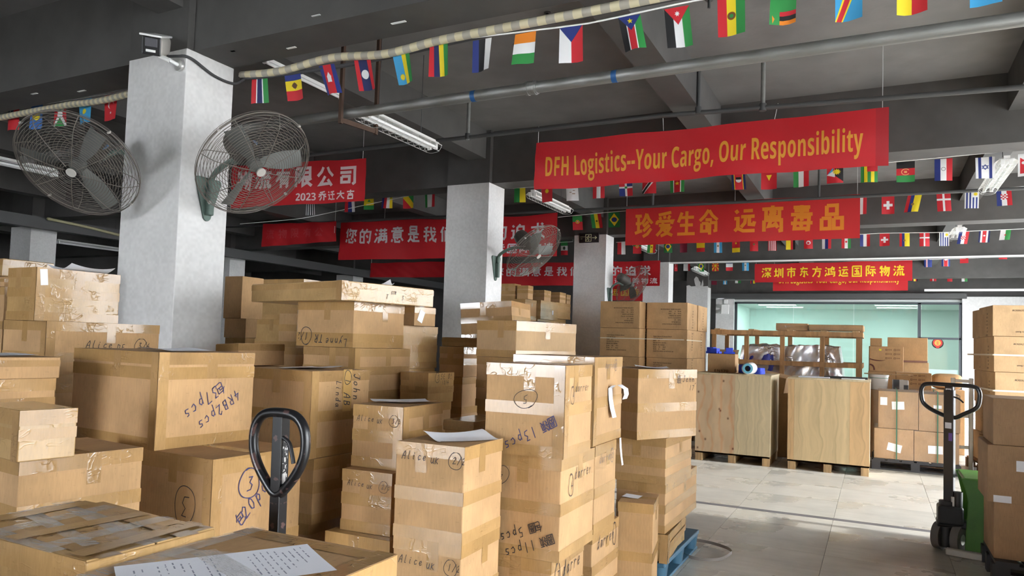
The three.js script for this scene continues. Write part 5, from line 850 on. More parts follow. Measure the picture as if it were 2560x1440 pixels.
for (const [k, b] of Object.entries(BUNTINGS)) {
  const t = thing('flag_bunting', BUNT[k], 'bunting', [0, 0, b.z], 0, 'flag strings');
  part('string', tube(b.line.map(([x, y]) => [x, y, 0]), 0.006, b.line.length * 8, 5, false, 0.2), M.bright, t);
  if (k === 'mex' || k === 'fifthleft' || k === 'dark') for (const [x, y] of [b.line[0], b.line.at(-1)]) part('tie_cord', rod([x, y, 0], [x, 4.312, 0], 0.003, 5), M.wire, t);
  b.flags.forEach(([n, x, y, w, h, s], i) => {
    const g = new THREE.PlaneGeometry(1, 1, 4, 5), p = g.attributes.position, uv = g.attributes.uv, q = CELL[n], ph = hash(i, 3, k.length) * 6, am = 0.012 + 0.012 * hash(i, 9, k.length);
    for (let j = 0; j < p.count; j++) { const a = p.getX(j), e = 0.5 - p.getY(j); p.setXYZ(j, a * w + s * e, -e * h, am * Math.sin(a * 4 + ph) * e + Math.abs(s) * 0.3 * e * a); uv.setXY(j, q[0] + uv.getX(j) * (q[2] - q[0]), q[1] + uv.getY(j) * (q[3] - q[1])); }
    g.computeVertexNormals(); part('flag', g, flagMat, t).position.set(x, y, 0);
  });
}

// ------------------------------------------------------------------ pallets
function pallet(label, x, z, w, d, yaw = 0, mat = M.palletWood, y = 0, name = 'wooden_pallet') {
  const t = thing(name, label, 'pallet', [x, y, z], R(yaw));
  const n = Math.max(3, Math.round(w / 0.16)), bw = w / n;
  const geo = metric(box(bw * 0.8, 0.02, d), 1);
  for (let i = 0; i < n; i++) part('deck_board', geo, mat, t).position.set(-w / 2 + bw * (i + 0.5), 0.13, 0);
  const sg = metric(box(w, 0.02, 0.09), 1), bg = metric(box(0.1, 0.08, 0.09), 1);
  for (const s of [-1, 0, 1]) {
    part('stringer', sg, mat, t).position.set(0, 0.11, s * (d / 2 - 0.045)); part('runner', sg, mat, t).position.set(0, 0.01, s * (d / 2 - 0.045));
    for (const q of [-1, 0, 1]) part('block', bg, mat, t).position.set(q * (w / 2 - 0.05), 0.06, s * (d / 2 - 0.045));
  }
  return t;
}
pallet('wooden pallet under the left foreground stacks', -3.135, -2.155, 1.45, 1.2);
pallet('wooden pallet under the long carton left of the nearest pillar', -4.38, -2.86, 0.5, 0.75, -3);
pallet('wooden pallet under the dark stack at the left edge', -5.53, -3.07, 0.5, 0.42, -4);
pallet('wooden pallet under the cartons marked 2/3 and 3/3', -2.4, -2.985, 1.02, 0.66);
pallet('wooden pallet under the carton marked 1/2', -1.655, -2.76, 0.37, 0.42, 2);
pallet('wooden pallet under the front centre stack', -1.475, -3.51, 0.46, 1.06, 1);
for (const [k, l] of [['T2ua', 'the bright top carton stack'], ['T3ua', 'the leaning carton stack'], ['T5ua', 'the narrow stack by the second pillar'], ['C2ua', 'the long flat carton stack'], ['C3ua', 'the shiny taped carton stack'], ['C6ua', 'the small ringed 3 carton stack'], ['C7ua', 'the thin foil taped carton stack'], ['B1ua', 'the greyish carton at the nearest pillar'], ['B2ua', 'the upright carton behind the nearest pillar'], ['B4ua', 'the big shaded cartons'], ['B5ua', 'the shaded carton left of the writing'], ['K80', 'the back stack right of the second pillar'], ['K90', 'the middle back stack'], ['K00', 'the back stack at the third pillar']]) {
  const [x, z, , w, , d, yaw] = BX[k]; pallet('wooden pallet under ' + l, x, z, w, d, yaw);
}
pallet('wooden pallet under the printed cartons by the third pillar', -3.245, -11.77, 1.34, 1.72);
pallet('wooden pallet under the tall printed stack at the right edge', 1.9, -10.98, 1.5, 1.46, 5);
pallet('dark pallet under the dark stack at the right edge', 1.02, -6.06, 0.66, 0.6, 0, M.palletDark);
{ // blue plastic pallet
  const t = thing('plastic_pallet', 'blue plastic pallet under the crumpled wrapped carton', 'pallet', [-1.325, 0, -4.99]);
  part('deck', rbox(0.35, 0.03, 0.98, 0.008, 0, 0.125, 0), M.pallet, t);
  for (const x of [-0.12, 0.12]) for (const z of [-0.42, 0, 0.42]) part('foot', new THREE.CylinderGeometry(0.07, 0.055, 0.11, 4).rotateY(PI / 4).translate(x, 0.055, z), M.pallet, t);
  for (const x of [-0.12, 0.12]) part('skid', rbox(0.09, 0.02, 0.98, 0.006, x, 0.011, 0), M.pallet, t);
}
pallet('wooden pallet lifted by the near pallet truck', -1.48, -1.02, 1.24, 0.92, 0, M.palletWood, 0.06);
// ------------------------------------------------------------------ pallet trucks
{
  const t = thing('pallet_truck', 'chipped black pallet truck handle with a teardrop loop in the foreground', 'pallet truck', [-1.54, 0, -1.62]);
  const tl = new THREE.Group(); tl.name = 'tiller'; tl.position.set(0, 0.3, 0); tl.rotation.z = 0.012; t.add(tl);
  part('post', metric(rbox(0.036, 0.93, 0.036, 0.003, 0, 0.465, 0), 1), M.enamel, tl);
  part('handle_loop', metric(tube([[0, 0.705, 0.006], [-0.05, 0.745, 0.006], [-0.088, 0.80, 0.006], [-0.1, 0.85, 0.006], [-0.092, 0.90, 0.006], [-0.06, 0.932, 0.006], [0, 0.94, 0.006], [0.06, 0.932, 0.006], [0.092, 0.90, 0.006], [0.1, 0.85, 0.006], [0.088, 0.80, 0.006], [0.05, 0.745, 0.006]], 0.0145, 90, 14, true), 1), M.enamel, tl);
  part('release_lever', tube([[0.018, 0.87, 0.01], [0.045, 0.855, 0.012], [0.06, 0.82, 0.014], [0.066, 0.80, 0.015]], 0.006, 16, 8), M.black, tl);
  part('worn_sticker', box(0.02, 0.13, 0.0012, 0, 0, 0).rotateY(PI / 2).translate(0.0187, 0.80, 0.0), std({ map: canvasTex(64, 256, (c, w, h) => { c.fillStyle = '#2a2a2c'; c.fillRect(0, 0, w, h); let s = 5; const q = () => (s = (s * 16807) % 2147483647) / 2147483647; for (let i = 0; i < 46; i++) { c.fillStyle = q() > 0.4 ? '#d8d8d4' : '#55555a'; c.fillRect(q() * w, q() * h, 4 + q() * 16, 3 + q() * 18); } c.fillStyle = '#e6e6e2'; c.fillRect(6, 196, 40, 56); }), roughness: 0.5 }), tl);
  part('pump_housing', [rbox(0.16, 0.26, 0.16, 0.02, 0, 0.26, 0), disc(0.05, 0.3, 18).translate(0, 0.22, 0)], M.black, t);
  for (const s of [-1, 1]) { const w = part('steer_wheel', disc(0.09, 0.05, 24).rotateZ(PI / 2).translate(s * 0.05, 0.09, 0), M.rubber, t); part('wheel_hub', disc(0.035, 0.052, 16).rotateZ(PI / 2).translate(s * 0.05, 0.09, 0), M.alu, w); }
  part('fork_head', rbox(0.54, 0.12, 0.14, 0.01, 0.03, 0.14, 0.13), M.black, t);
  for (const s of [-1, 1]) { part('fork', rbox(0.15, 0.04, 1.05, 0.01, 0.03 + s * 0.19, 0.058, 0.7), M.black, t); part('load_roller', disc(0.036, 0.08, 16).rotateZ(PI / 2).translate(0.03 + s * 0.19, 0.036, 1.15), M.rubber, t); }
}
{
  const t = thing('pallet_truck', 'green pallet truck with a wide black handle at the right', 'pallet truck', [0.52, 0, -6.52], R(0));
  const tl = new THREE.Group(); tl.name = 'tiller'; tl.position.set(-0.015, 0.3, 0.02); tl.rotation.set(0, R(-26), 0.0); t.add(tl);
  part('post', rbox(0.07, 0.92, 0.045, 0.006, 0, 0.45, 0), M.blackGloss, tl);
  part('upper_post', rbox(0.058, 0.2, 0.03, 0.006, 0, 0.84, 0.004), M.blackGloss, tl);
  part('handle_loop', tube([[0.02, 0.70, 0], [-0.1, 0.735, 0], [-0.185, 0.79, 0], [-0.205, 0.86, 0], [-0.20, 0.915, 0], [-0.16, 0.945, 0], [0, 0.948, 0], [0.16, 0.945, 0], [0.20, 0.915, 0], [0.205, 0.86, 0], [0.185, 0.79, 0], [0.1, 0.735, 0]], 0.016, 100, 14, true), M.blackGloss, tl);
  part('control_lever', tube([[0.03, 0.86, 0.01], [0.07, 0.845, 0.01], [0.1, 0.82, 0.01]], 0.006, 10, 8), M.black, tl);
  part('safety_sticker', box(0.04, 0.16, 0.001, 0, 0.84, 0.0205), std({ map: canvasTex(64, 256, (c, w, h) => { c.fillStyle = '#cfd2d4'; c.fillRect(0, 0, w, h); for (let i = 0; i < 4; i++) { c.fillStyle = '#2a2c30'; c.fillRect(10, 14 + i * 62, 44, 44); c.fillStyle = '#d4d8da'; c.beginPath(); c.moveTo(14, 50 + i * 62); c.lineTo(30, 20 + i * 62); c.lineTo(48, 52 + i * 62); c.fill(); } }), roughness: 0.4 }), tl);
  part('torn_sticker', box(0.045, 0.045, 0.001, 0, 0.64, 0.0235), M.paper, tl); part('purple_sticker', box(0.026, 0.06, 0.001, 0.015, 0.555, 0.0235), std({ color: lin(0.18, 0.10, 0.42), roughness: 0.4 }), tl);
  part('pump_housing', [rbox(0.17, 0.14, 0.17, 0.02, -0.01, 0.27, 0.01), disc(0.055, 0.34, 18).translate(-0.03, 0.2, 0.02), rbox(0.2, 0.06, 0.12, 0.015, 0, 0.21, 0.02), disc(0.03, 0.3, 14).translate(0.04, 0.3, 0.05)], M.black, t);
  part('chrome_ram', disc(0.017, 0.1, 14).translate(0.01, 0.36, 0.05), M.alu, t);
  for (const s of [-1, 1]) { const w = part('steer_wheel', disc(0.1, 0.055, 28).rotateZ(PI / 2).rotateY(R(-26)).translate(-0.015 + s * 0.06, 0.1, 0.02 + s * 0.03), std({ color: lin(0.16, 0.15, 0.14), roughness: 0.7 }), t); part('wheel_hub', disc(0.04, 0.058, 18).rotateZ(PI / 2).rotateY(R(-26)).translate(-0.015 + s * 0.06, 0.1, 0.02 + s * 0.03), M.alu, w); }
  const s = new THREE.Shape(); [[0, 0.02], [0.30, 0.02], [0.26, 0.12], [0.14, 0.40], [0.12, 0.52], [0.13, 0.56], [-0.02, 0.56], [0.0, 0.50], [0.02, 0.40]].forEach(([a, b], i) => (i ? s.lineTo(a, b) : s.moveTo(a, b)));
  const body = new THREE.ExtrudeGeometry(s, { depth: 0.05, bevelEnabled: true, bevelSize: 0.006, bevelThickness: 0.006, bevelSegments: 2 });
  part('side_frame', body.clone().rotateY(R(-8)).translate(0.085, 0, 0.1), M.green, t); part('side_frame', body.clone().rotateY(R(-8)).translate(0.085, 0, -0.36), M.green, t);
  part('frame_top', rbox(0.15, 0.03, 0.5, 0.008, 0.145, 0.555, -0.1), M.green, t); part('fork_head', rbox(0.1, 0.3, 0.4, 0.01, 0.2, 0.2, -0.12), M.green, t);
  for (const q of [-0.34, 0.03]) { part('fork', rbox(1.0, 0.045, 0.15, 0.01, 0.78, 0.062, q - 0.02), M.green, t); part('load_roller', disc(0.035, 0.08, 16).rotateX(PI / 2).translate(1.2, 0.036, q - 0.02), M.rubber, t); }
  solo('rubber_chock', rbox(0.26, 0.05, 0.055, 0.01).rotateY(R(-12)).translate(0.6, 0.026, -6.33), std({ color: lin(0.46, 0.44, 0.40), roughness: 0.7 }), 'pale block lying against the wheels of the green pallet truck', 'block');
}
// ------------------------------------------------------------------ plywood crates
function crate(label, x0, x1, z0, h, panels, topMat) {
  const w = x1 - x0, d = 0.86, t = thing('plywood_crate', label, 'crate', [(x0 + x1) / 2, 0, z0 - d / 2]);
  for (const s of [-1, 0, 1]) part('skid', metric(box(0.085, 0.1, d, s * (w / 2 - 0.05), 0.05, 0), 1), M.woodPale, t);
  part('base_board', metric(box(w, 0.02, d, 0, 0.11, 0), 1), M.woodPale, t);
  let u = -w / 2; for (const [pw, m] of panels) { const q = part('front_panel', metric(box(pw - 0.0015, h - 0.12, 0.014, 0, 0, 0), 1, rnd(), rnd()), m, t); q.position.set(u + pw / 2, 0.1 + (h - 0.12) / 2, d / 2 - 0.007); u += pw; }
  for (const s of [-1, 1]) part('side_panel', metric(box(0.014, h - 0.14, d - 0.03, s * (w / 2 - 0.007), 0.12 + (h - 0.14) / 2, 0), 1), M.plyC, t);
  part('rear_panel', metric(box(w, h - 0.14, 0.014, 0, 0.12 + (h - 0.14) / 2, -d / 2 + 0.007), 1), M.plyC, t);
  part('lid', metric(box(w + 0.012, 0.018, d + 0.012, 0, h - 0.009, 0), 1), topMat, t);
  for (const s of [-1, 1]) part('corner_batten', metric(box(0.03, h - 0.16, 0.03, s * (w / 2 - 0.03), 0.12 + (h - 0.16) / 2, d / 2 - 0.03), 1), M.woodPale, t);
  return t;
}
crate('plywood crate with a reddish knotty left panel, under the film roll', -2.13, -1.19, -9.78, 1.15, [[0.5, M.plyB], [0.44, M.plyC]], M.plyC);
crate('pale plywood crate with an orange edge strip, right of the knotty one', -0.985, -0.06, -9.78, 1.14, [[0.075, M.plyR], [0.63, M.plyA], [0.22, M.plyR]], M.plyC);
// open timber frame with a foil wrapped machine
{
  const t = thing('timber_frame_crate', 'open timber frame crate behind the two plywood crates', 'crate', [-1.345, 0, -13.2]);
  const x = [-1.11, -0.58, -0.02, 0.58, 1.1], T = 0.07, D = 0.6;
  for (const s of [-1, 1]) {
    for (const q of x) part('upright', metric(box(T, 1.72, 0.045, q, 0.86, s * D), 1, rnd(), rnd()), M.wood, t);
    for (const y of [1.755, 1.27, 0.62, 0.13]) part('rail', metric(box(2.28, 0.075, 0.04, 0, y, s * (D + 0.042)), 1, rnd(), rnd()), M.wood, t);
  }
  for (const s of [-1, 1]) for (const y of [1.755, 1.27, 0.13]) part('end_rail', metric(box(0.045, 0.075, 1.3, s * 1.14, y, 0), 1), M.wood, t);
  for (const q of [-1.05, -0.5, 0.1, 0.6, 1.06]) part('top_slat', metric(box(0.09, 0.02, 1.32, q, 1.803, 0), 1, rnd(), rnd()), M.woodPale, t);
  for (const q of [-0.95, 0, 0.95]) part('skid', metric(box(0.1, 0.1, 1.24, q, 0.05, 0), 1), M.wood, t);
  part('floor_board', metric(box(2.2, 0.02, 1.2, 0, 0.175, 0), 1), M.wood, t);
  const m = thing('wrapped_machine', 'machine wrapped in crinkled silver foil inside the timber frame', 'machine', [-1.28, 0.186, -13.2]);
  const lump = (w, h, d, x0, y0) => { const g = new THREE.BoxGeometry(w, h, d, 22, 18, 10), p = g.attributes.position; for (let i = 0; i < p.count; i++) { const a = V().fromBufferAttribute(p, i), q = 1 - 0.08 * Math.max(0, (a.y / h) * 2) ** 2; const n1 = vnoise(a.x * 9 + 20, a.y * 5 + 20, 999, 999, 5) - 0.5, n2 = vnoise(a.x * 24 + 9, a.y * 11 + 40 + a.z * 6, 999, 999, 8) - 0.5; a.x *= q; a.z *= q; a.z += n1 * 0.09 + n2 * 0.035; a.y += (vnoise(a.x * 7 + 40, a.z * 7 + 40, 999, 999, 3) - 0.5) * 0.08 * Math.max(0, a.y / h + 0.5); p.setXYZ(i, a.x + x0, a.y + h / 2 + y0, a.z); } g.computeVertexNormals(); return g; };
  part('foil_wrap', lump(1.62, 1.36, 0.86, 0, 0.01), M.foil, m);
  part('blue_cover', lump(0.5, 0.5, 0.87, -0.48, 0.72), std({ color: lin(0.05, 0.07, 0.4), roughness: 0.35 }), m);
  const b = thing('wrapped_parcel', 'flat brown parcel with white film edges on the timber frame', 'parcel', [-0.59, 1.814, -13.25]); part('body', cartonBody(0.84, 0.11, 0.5, 0.02, 0.02), M.card[0], b); part('film', box(0.85, 0.05, 0.51, 0, 0.03, 0), M.filmWrap, b);
  const k = thing('carton', 'dark flat carton beside the parcel on the timber frame', 'carton', [-1.27, 1.814, -13.3]); part('body', cartonBody(0.5, 0.12, 0.5), M.card[0], k); tapeStrip(k, 'f', [0.5, 0.12, 0.5], 0, 0.5, 0.5, 0.05, M.tape[1], 0.001);
}
// things on and around the crates
const small = (name, label, cat, p, dim, mat, yaw = 0, tilt) => { const t = thing(name, label, cat, p, R(yaw)); if (tilt) t.rotation.set(R(tilt[0]), R(yaw), R(tilt[1]), 'YXZ'); part('body', cartonBody(...dim), mat, t); return t; };
{
  const c1 = small('carton', 'open topped carton on the knotty crate beside the film roll', 'carton', [-1.87, 1.151, -10.25], [0.36, 0.25, 0.34], M.card[0], 2); onFace(part('marking', markPlane('tape', 0.2, 0.08), markMat, c1), 'f', 0.36, 0.25, 0.34, 0, 0.08, 0.003); part('flap', box(0.35, 0.004, 0.12).rotateX(0.5).translate(0, 0.28, -0.2), M.card[2], c1);
  const padGeo = (n) => { const g = []; for (let i = 0; i < n; i++) g.push(rbox(0.1, 0.07, 0.09, 0.008, i * 0.07, i * -0.012 + 0.05, (i % 2) * 0.03)); g.push(rbox(0.1 + n * 0.05, 0.03, 0.08, 0.006, (n - 1) * 0.035, 0.016, 0)); return g; };
  for (const [x, y, z, n, r, l] of [[-2.02, 1.402, -10.2, 2, -18, 'blue foam packing block on the left of the open carton'], [-1.8, 1.402, -10.3, 1, 10, 'small blue foam piece on the open carton'], [-1.57, 1.151, -10.2, 3, -22, 'largest blue foam packing block by the film roll']]) { const t = thing('foam_block', l, 'foam', [x, y, z], R(r)); part('foam', padGeo(n), M.padBlue, t); if (n === 3) t.scale.setScalar(1.35); }
  const r = thing('film_roll', 'roll of white film with a blue core on the knotty crate', 'roll', [-1.47, 1.151, -9.9]);
  part('film', new THREE.LatheGeometry([[0.036, -0.15], [0.076, -0.15], [0.076, 0.15], [0.036, 0.15], [0.036, -0.15]].map(([a, b]) => new THREE.Vector2(a, b)), 36).rotateX(PI / 2).translate(0, 0.076, 0), M.bright, r);
  part('wound_edge', new THREE.RingGeometry(0.036, 0.064, 36).translate(0, 0.076, 0.151), std({ color: lin(0.16, 0.50, 0.66), roughness: 0.4 }), r); part('core', new THREE.CylinderGeometry(0.036, 0.036, 0.3, 24, 1, true).rotateX(PI / 2).translate(0, 0.076, 0), std({ color: lin(0.03, 0.03, 0.03), roughness: 0.8, side: DS }), r);
  small('carton', 'tilted open carton behind the knotty crate', 'carton', [-1.3, 0.9, -10.95], [0.36, 0.24, 0.3], M.card[1], -8, [6, -10]);
  small('carton', 'large plain carton standing behind the knotty crate', 'carton', [-1.3, 0, -11.0], [0.46, 0.88, 0.44], M.card[0], 0);
  const s1 = solo('card_sheet', box(0.36, 0.012, 0.3, -0.7, 1.147, -10.1), M.paper, 'white card sheets on the pale crate', 'sheet'), s2 = solo('dark_board', box(0.5, 0.022, 0.26, -0.34, 1.152, -10.25), M.black, 'black flat board on the pale crate', 'board');
  solo('card_sheet', box(0.26, 0.01, 0.2, -0.25, 1.146, -9.98), std({ color: lin(0.75, 0.75, 0.74), roughness: 0.5, side: DS }), 'grey film sheet at the right edge of the pale crate', 'sheet');
}
{ // film wrapped pallet load
  pallet('dark pallet under the film wrapped cartons', 0.45, -10.92, 0.98, 0.84, 0, M.palletDark);
  const lb = std({ color: lin(0.75, 0.76, 0.8), roughness: 0.6, side: DS });
  const q = [[-0.015, 0.43, 0.14, 0.525, 'lower left'], [0.435, 0.92, 0.14, 0.52, 'lower right'], [0.03, 0.48, 0.527, 1.0, 'upper left'], [0.485, 0.93, 0.522, 0.99, 'upper right']];
  for (const [x0, x1, y0, y1, l] of q) {
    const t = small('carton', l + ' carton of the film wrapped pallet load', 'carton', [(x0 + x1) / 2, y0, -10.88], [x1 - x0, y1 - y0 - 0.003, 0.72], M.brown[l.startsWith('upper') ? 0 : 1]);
    const u = l === 'upper left' ? [[-0.36, 0.72, 0.08, 0.1, 0], [0.0, 0.62, 0.14, 0.1, 0.05]] : l === 'upper right' ? [[-0.04, 0.66, 0.09, 0.04, 0]] : l === 'lower left' ? [[0.02, 0.38, 0.16, 0.1, -0.2]] : [[-0.02, 0.42, 0.16, 0.1, 0.02]];
    for (const [a, b, w, h, r] of u) onFace(part('label', new THREE.PlaneGeometry(w, h), lb, t), 'f', x1 - x0, y1 - y0, 0.72, a, b, 0.004, r);
  }
  const w = thing('stretch_film', 'clear wrinkled stretch film around the carton load', 'film', [0.455, 0.13, -10.88]);
  const g = new THREE.CylinderGeometry(0.5, 0.5, 0.9, 48, 14, true), p = g.attributes.position;
  for (let i = 0; i < p.count; i++) { const a = Math.atan2(p.getZ(i), p.getX(i)), c = Math.cos(a), s = Math.sin(a), k = 1 / Math.max(Math.abs(c) / 0.482, Math.abs(s) / 0.372), n = (hash(i, 4, 4) - 0.5) * 0.004; p.setXYZ(i, c * (k + n), p.getY(i) + 0.45, s * (k + n)); }
  g.computeVertexNormals(); part('film', metric(g, 2), M.filmWrap, w); part('film_top', metric(new THREE.PlaneGeometry(0.94, 0.72).rotateX(-PI / 2).translate(0.02, 0.885, 0), 2), M.filmWrap, w);
  for (const [x, l] of [[0.24, 'left'], [0.69, 'right']]) { const s = thing('packing_strap', 'green packing strap, ' + l + ' one on the film wrapped load', 'strap', [x, 0.12, -10.88]); part('band', [box(0.014, 0.9, 0.002, 0, 0.45, 0.374), box(0.014, 0.9, 0.002, 0, 0.45, -0.374), box(0.014, 0.002, 0.75, 0, 0.895, 0)], M.strapGreen, s); }
}
{ // the heap behind the wrapped load
  const a = small('carton', 'carton with a brown curved arrow print and tick boxes, right of the timber frame', 'carton', [0.14, 1.19, -13.2], [0.48, 0.40, 0.36], M.card[0], 2);
  onFace(part('marking', markPlane('swoosh', 0.24, 0.2), markMat, a), 'f', 0.48, 0.4, 0.36, -0.24, 0.3, 0.003); onFace(part('marking', markPlane('ship', 0.24, 0.24), markMat, a), 'f', 0.48, 0.4, 0.36, 0.2, 0.64, 0.003); onFace(part('yellow_sticker', new THREE.PlaneGeometry(0.035, 0.03), std({ color: lin(0.8, 0.7, 0.05), roughness: 0.6 }), a), 'f', 0.48, 0.4, 0.36, -0.18, 0.86, 0.003);
  const b = small('carton', 'big carton with a pale top behind the arrow printed one', 'carton', [0.47, 1.35, -13.95], [0.58, 0.40, 0.62], M.card[0], -2); tapeStrip(b, 'f', [0.58, 0.4, 0.62], 0, 0.03, 0.58, 0.03, std({ color: lin(0.2, 0.1, 0.08), roughness: 0.5 }), 0.002);
  small('carton', 'carton under the big pale topped one', 'carton', [0.52, 0.9, -13.95], [0.5, 0.448, 0.58], M.card[2]); small('carton', 'hidden lower carton under the big pale topped one', 'carton', [0.5, 0, -13.95], [0.6, 0.898, 0.6], M.card[0]);
  small('carton', 'hidden carton carrying the arrow printed one', 'carton', [0.14, 0, -13.2], [0.5, 1.188, 0.38], M.card[0]);
  small('carton', 'small open box with a dark inside left of the big pale carton', 'carton', [0.0, 1.591, -13.25], [0.17, 0.13, 0.2], M.card[0], 0, [0, 0]);
  const c = small('carton', 'low carton with tick boxes above the wrapped load', 'carton', [0.5, 0.96, -12.5], [0.46, 0.245, 0.4], M.card[0]); onFace(part('marking', markPlane('ship', 0.22, 0.22), markMat, c), 'f', 0.46, 0.245, 0.4, 0.12, 0.5, 0.003);
  small('carton', 'hidden carton carrying the low one with tick boxes', 'carton', [0.5, 0, -12.5], [0.5, 0.958, 0.44], M.card[0]);
  const bag = thing('padded_bag', 'puffy brown padded bag right of the low carton', 'bag', [0.97, 0.96, -13.0]); const bg = new THREE.SphereGeometry(0.5, 24, 14), p = bg.attributes.position; for (let i = 0; i < p.count; i++) { const x = p.getX(i), y = p.getY(i), z = p.getZ(i), k = (v) => Math.sign(v) * Math.pow(Math.abs(v * 2), 0.55) / 2; p.setXYZ(i, k(x) * 0.42, k(y) * 0.24 + 0.12, k(z) * 0.34); } bg.computeVertexNormals(); part('bag_body', metric(bg, 1), M.card[0], bag); part('seam', box(0.4, 0.005, 0.34, 0, 0.09, 0), M.card[2], bag);
  small('carton', 'hidden carton carrying the padded bag', 'carton', [0.98, 0, -13.0], [0.42, 0.958, 0.4], M.card[0]);
  const bu = thing('plastic_tub', 'white plastic tub with a green rim line behind the pale crate', 'tub', [0.04, 0.96, -11.75]); part('tub_body', new THREE.CylinderGeometry(0.125, 0.105, 0.2, 28).translate(0, 0.1, 0), M.bright, bu); part('lid', disc(0.13, 0.025, 28).translate(0, 0.2, 0), M.bright, bu); part('rim_line', disc(0.1262, 0.006, 28).translate(0, 0.165, 0), std({ color: lin(0.1, 0.35, 0.2), roughness: 0.5 }), bu);
  small('carton', 'hidden carton carrying the plastic tub', 'carton', [0.14, 0, -11.8], [0.66, 0.958, 0.36], M.card[0]);
  const nb = small('carton', 'grey printed box beside the plastic tub', 'box', [0.31, 0.96, -11.75], [0.2, 0.15, 0.2], std({ map: canvasTex(128, 96, (c, w, h) => { c.fillStyle = '#c9c9c7'; c.fillRect(0, 0, w, h); c.fillStyle = '#4a4c50'; for (let i = 0; i < 7; i++) c.fillRect(8 + i * 17, 20 + (i % 3) * 14, 10, 50 - (i % 2) * 20); }), roughness: 0.6 }));
  solo('wooden_board', box(0.62, 0.012, 0.2, 0.16, 1.182, -11.72), M.woodPale, 'thin boards lying across the tub and the boxes', 'board');
  const mp = thing('hand_truck', 'grey metal hand truck frame beside the film wrapped load', 'hand truck', [1.0, 0, -11.1]); for (const x of [-0.1, 0.1]) part('rail', rbox(0.05, 1.18, 0.04, 0.008, x, 0.6, 0), M.alu, mp); for (const y of [0.3, 0.7, 1.15]) part('rung', rbox(0.2, 0.04, 0.03, 0.006, 0, y, 0), M.alu, mp); part('toe_plate', box(0.26, 0.012, 0.16, 0, 0.006, 0.08), M.alu, mp);
}
{ // strap loop on the floor, straps round the printed cartons
  const g = [], c = curve([[-1.30, 0.012, -5.66], [-1.12, 0.02, -5.63], [-0.97, 0.03, -5.52], [-0.905, 0.04, -5.40], [-0.90, 0.04, -5.33], [-0.95, 0.02, -5.23], [-1.06, 0.012, -5.18], [-1.16, 0.012, -5.20], [-1.24, 0.012, -5.27]]), n = 70, pos = [], idx = [];
  for (let i = 0; i <= n; i++) { const p = c.getPoint(i / n); pos.push(p.x, p.y - 0.011, p.z, p.x, p.y + 0.011, p.z + 0.002); if (i < n) idx.push(i * 2, i * 2 + 1, i * 2 + 2, i * 2 + 1, i * 2 + 3, i * 2 + 2); }
  const s = new THREE.BufferGeometry(); s.setAttribute('position', new THREE.Float32BufferAttribute(pos, 3)); s.setIndex(idx); s.computeVertexNormals();
  solo('packing_strap', s, M.strapGrey, 'loose loop of grey packing strap lying on the floor', 'strap');
  const cs = std({ color: lin(0.62, 0.55, 0.42), roughness: 0.4 });
  solo('packing_strap', [box(1.36, 0.014, 0.002, -3.245, 1.585, -10.905), box(0.002, 0.014, 1.1, -2.584, 1.585, -11.7)], cs, 'pale strap round the printed cartons by the third pillar', 'strap');
  solo('packing_strap', [box(0.73, 0.02, 0.002, 0, 0, 0.36), box(0.002, 0.02, 1.44, -0.355, 0, -0.35)].map((q) => q.rotateY(R(5)).translate(1.56, 1.50, -10.62)), cs, 'upper pale strap round the tall stack at the right edge', 'strap');
  solo('packing_strap', [box(0.73, 0.02, 0.002, 0, 0, 0.36), box(0.002, 0.02, 1.44, -0.355, 0, -0.35)].map((q) => q.rotateY(R(5)).translate(1.56, 1.08, -10.62)), cs, 'lower pale strap round the tall stack at the right edge', 'strap');
}
// ------------------------------------------------------------------ sheets of paper and labels
function sheet(label, x, y, z, w, d, yaw, curl = 0.01, tex) {
  const g = new THREE.PlaneGeometry(w, d, 10, 10), p = g.attributes.position, ph = rnd() * 6;
  for (let i = 0; i < p.count; i++) { const a = p.getX(i) / w, b = p.getY(i) / d; p.setXYZ(i, p.getX(i), p.getY(i), 0.003 + curl * (0.5 + 0.5 * Math.sin(a * 5 + ph)) * (a * a + b * b) * 2); }
  g.computeVertexNormals(); g.rotateX(-PI / 2);
  const m = solo('paper_sheet', g, tex ? std({ map: tex, roughness: 0.75, side: DS }) : M.paper, label, 'paper'); m.position.set(x, y, z); m.rotation.y = R(yaw); return m;
}
const form = canvasTex(512, 724, (c, w, h) => { c.fillStyle = '#eceef6'; c.fillRect(0, 0, w, h); c.fillStyle = '#8d92a6'; let s = 11; const q = () => (s = (s * 16807) % 2147483647) / 2147483647; for (let j = 0; j < 24; j++) { if (j > 8 && j < 13) continue; let x = 40 + q() * 60; while (x < w - 60 && q() > 0.15) { const l = 12 + q() * 46; c.fillRect(x, 40 + j * 27, l, 3 + q() * 3); x += l + 8 + q() * 30; } } });
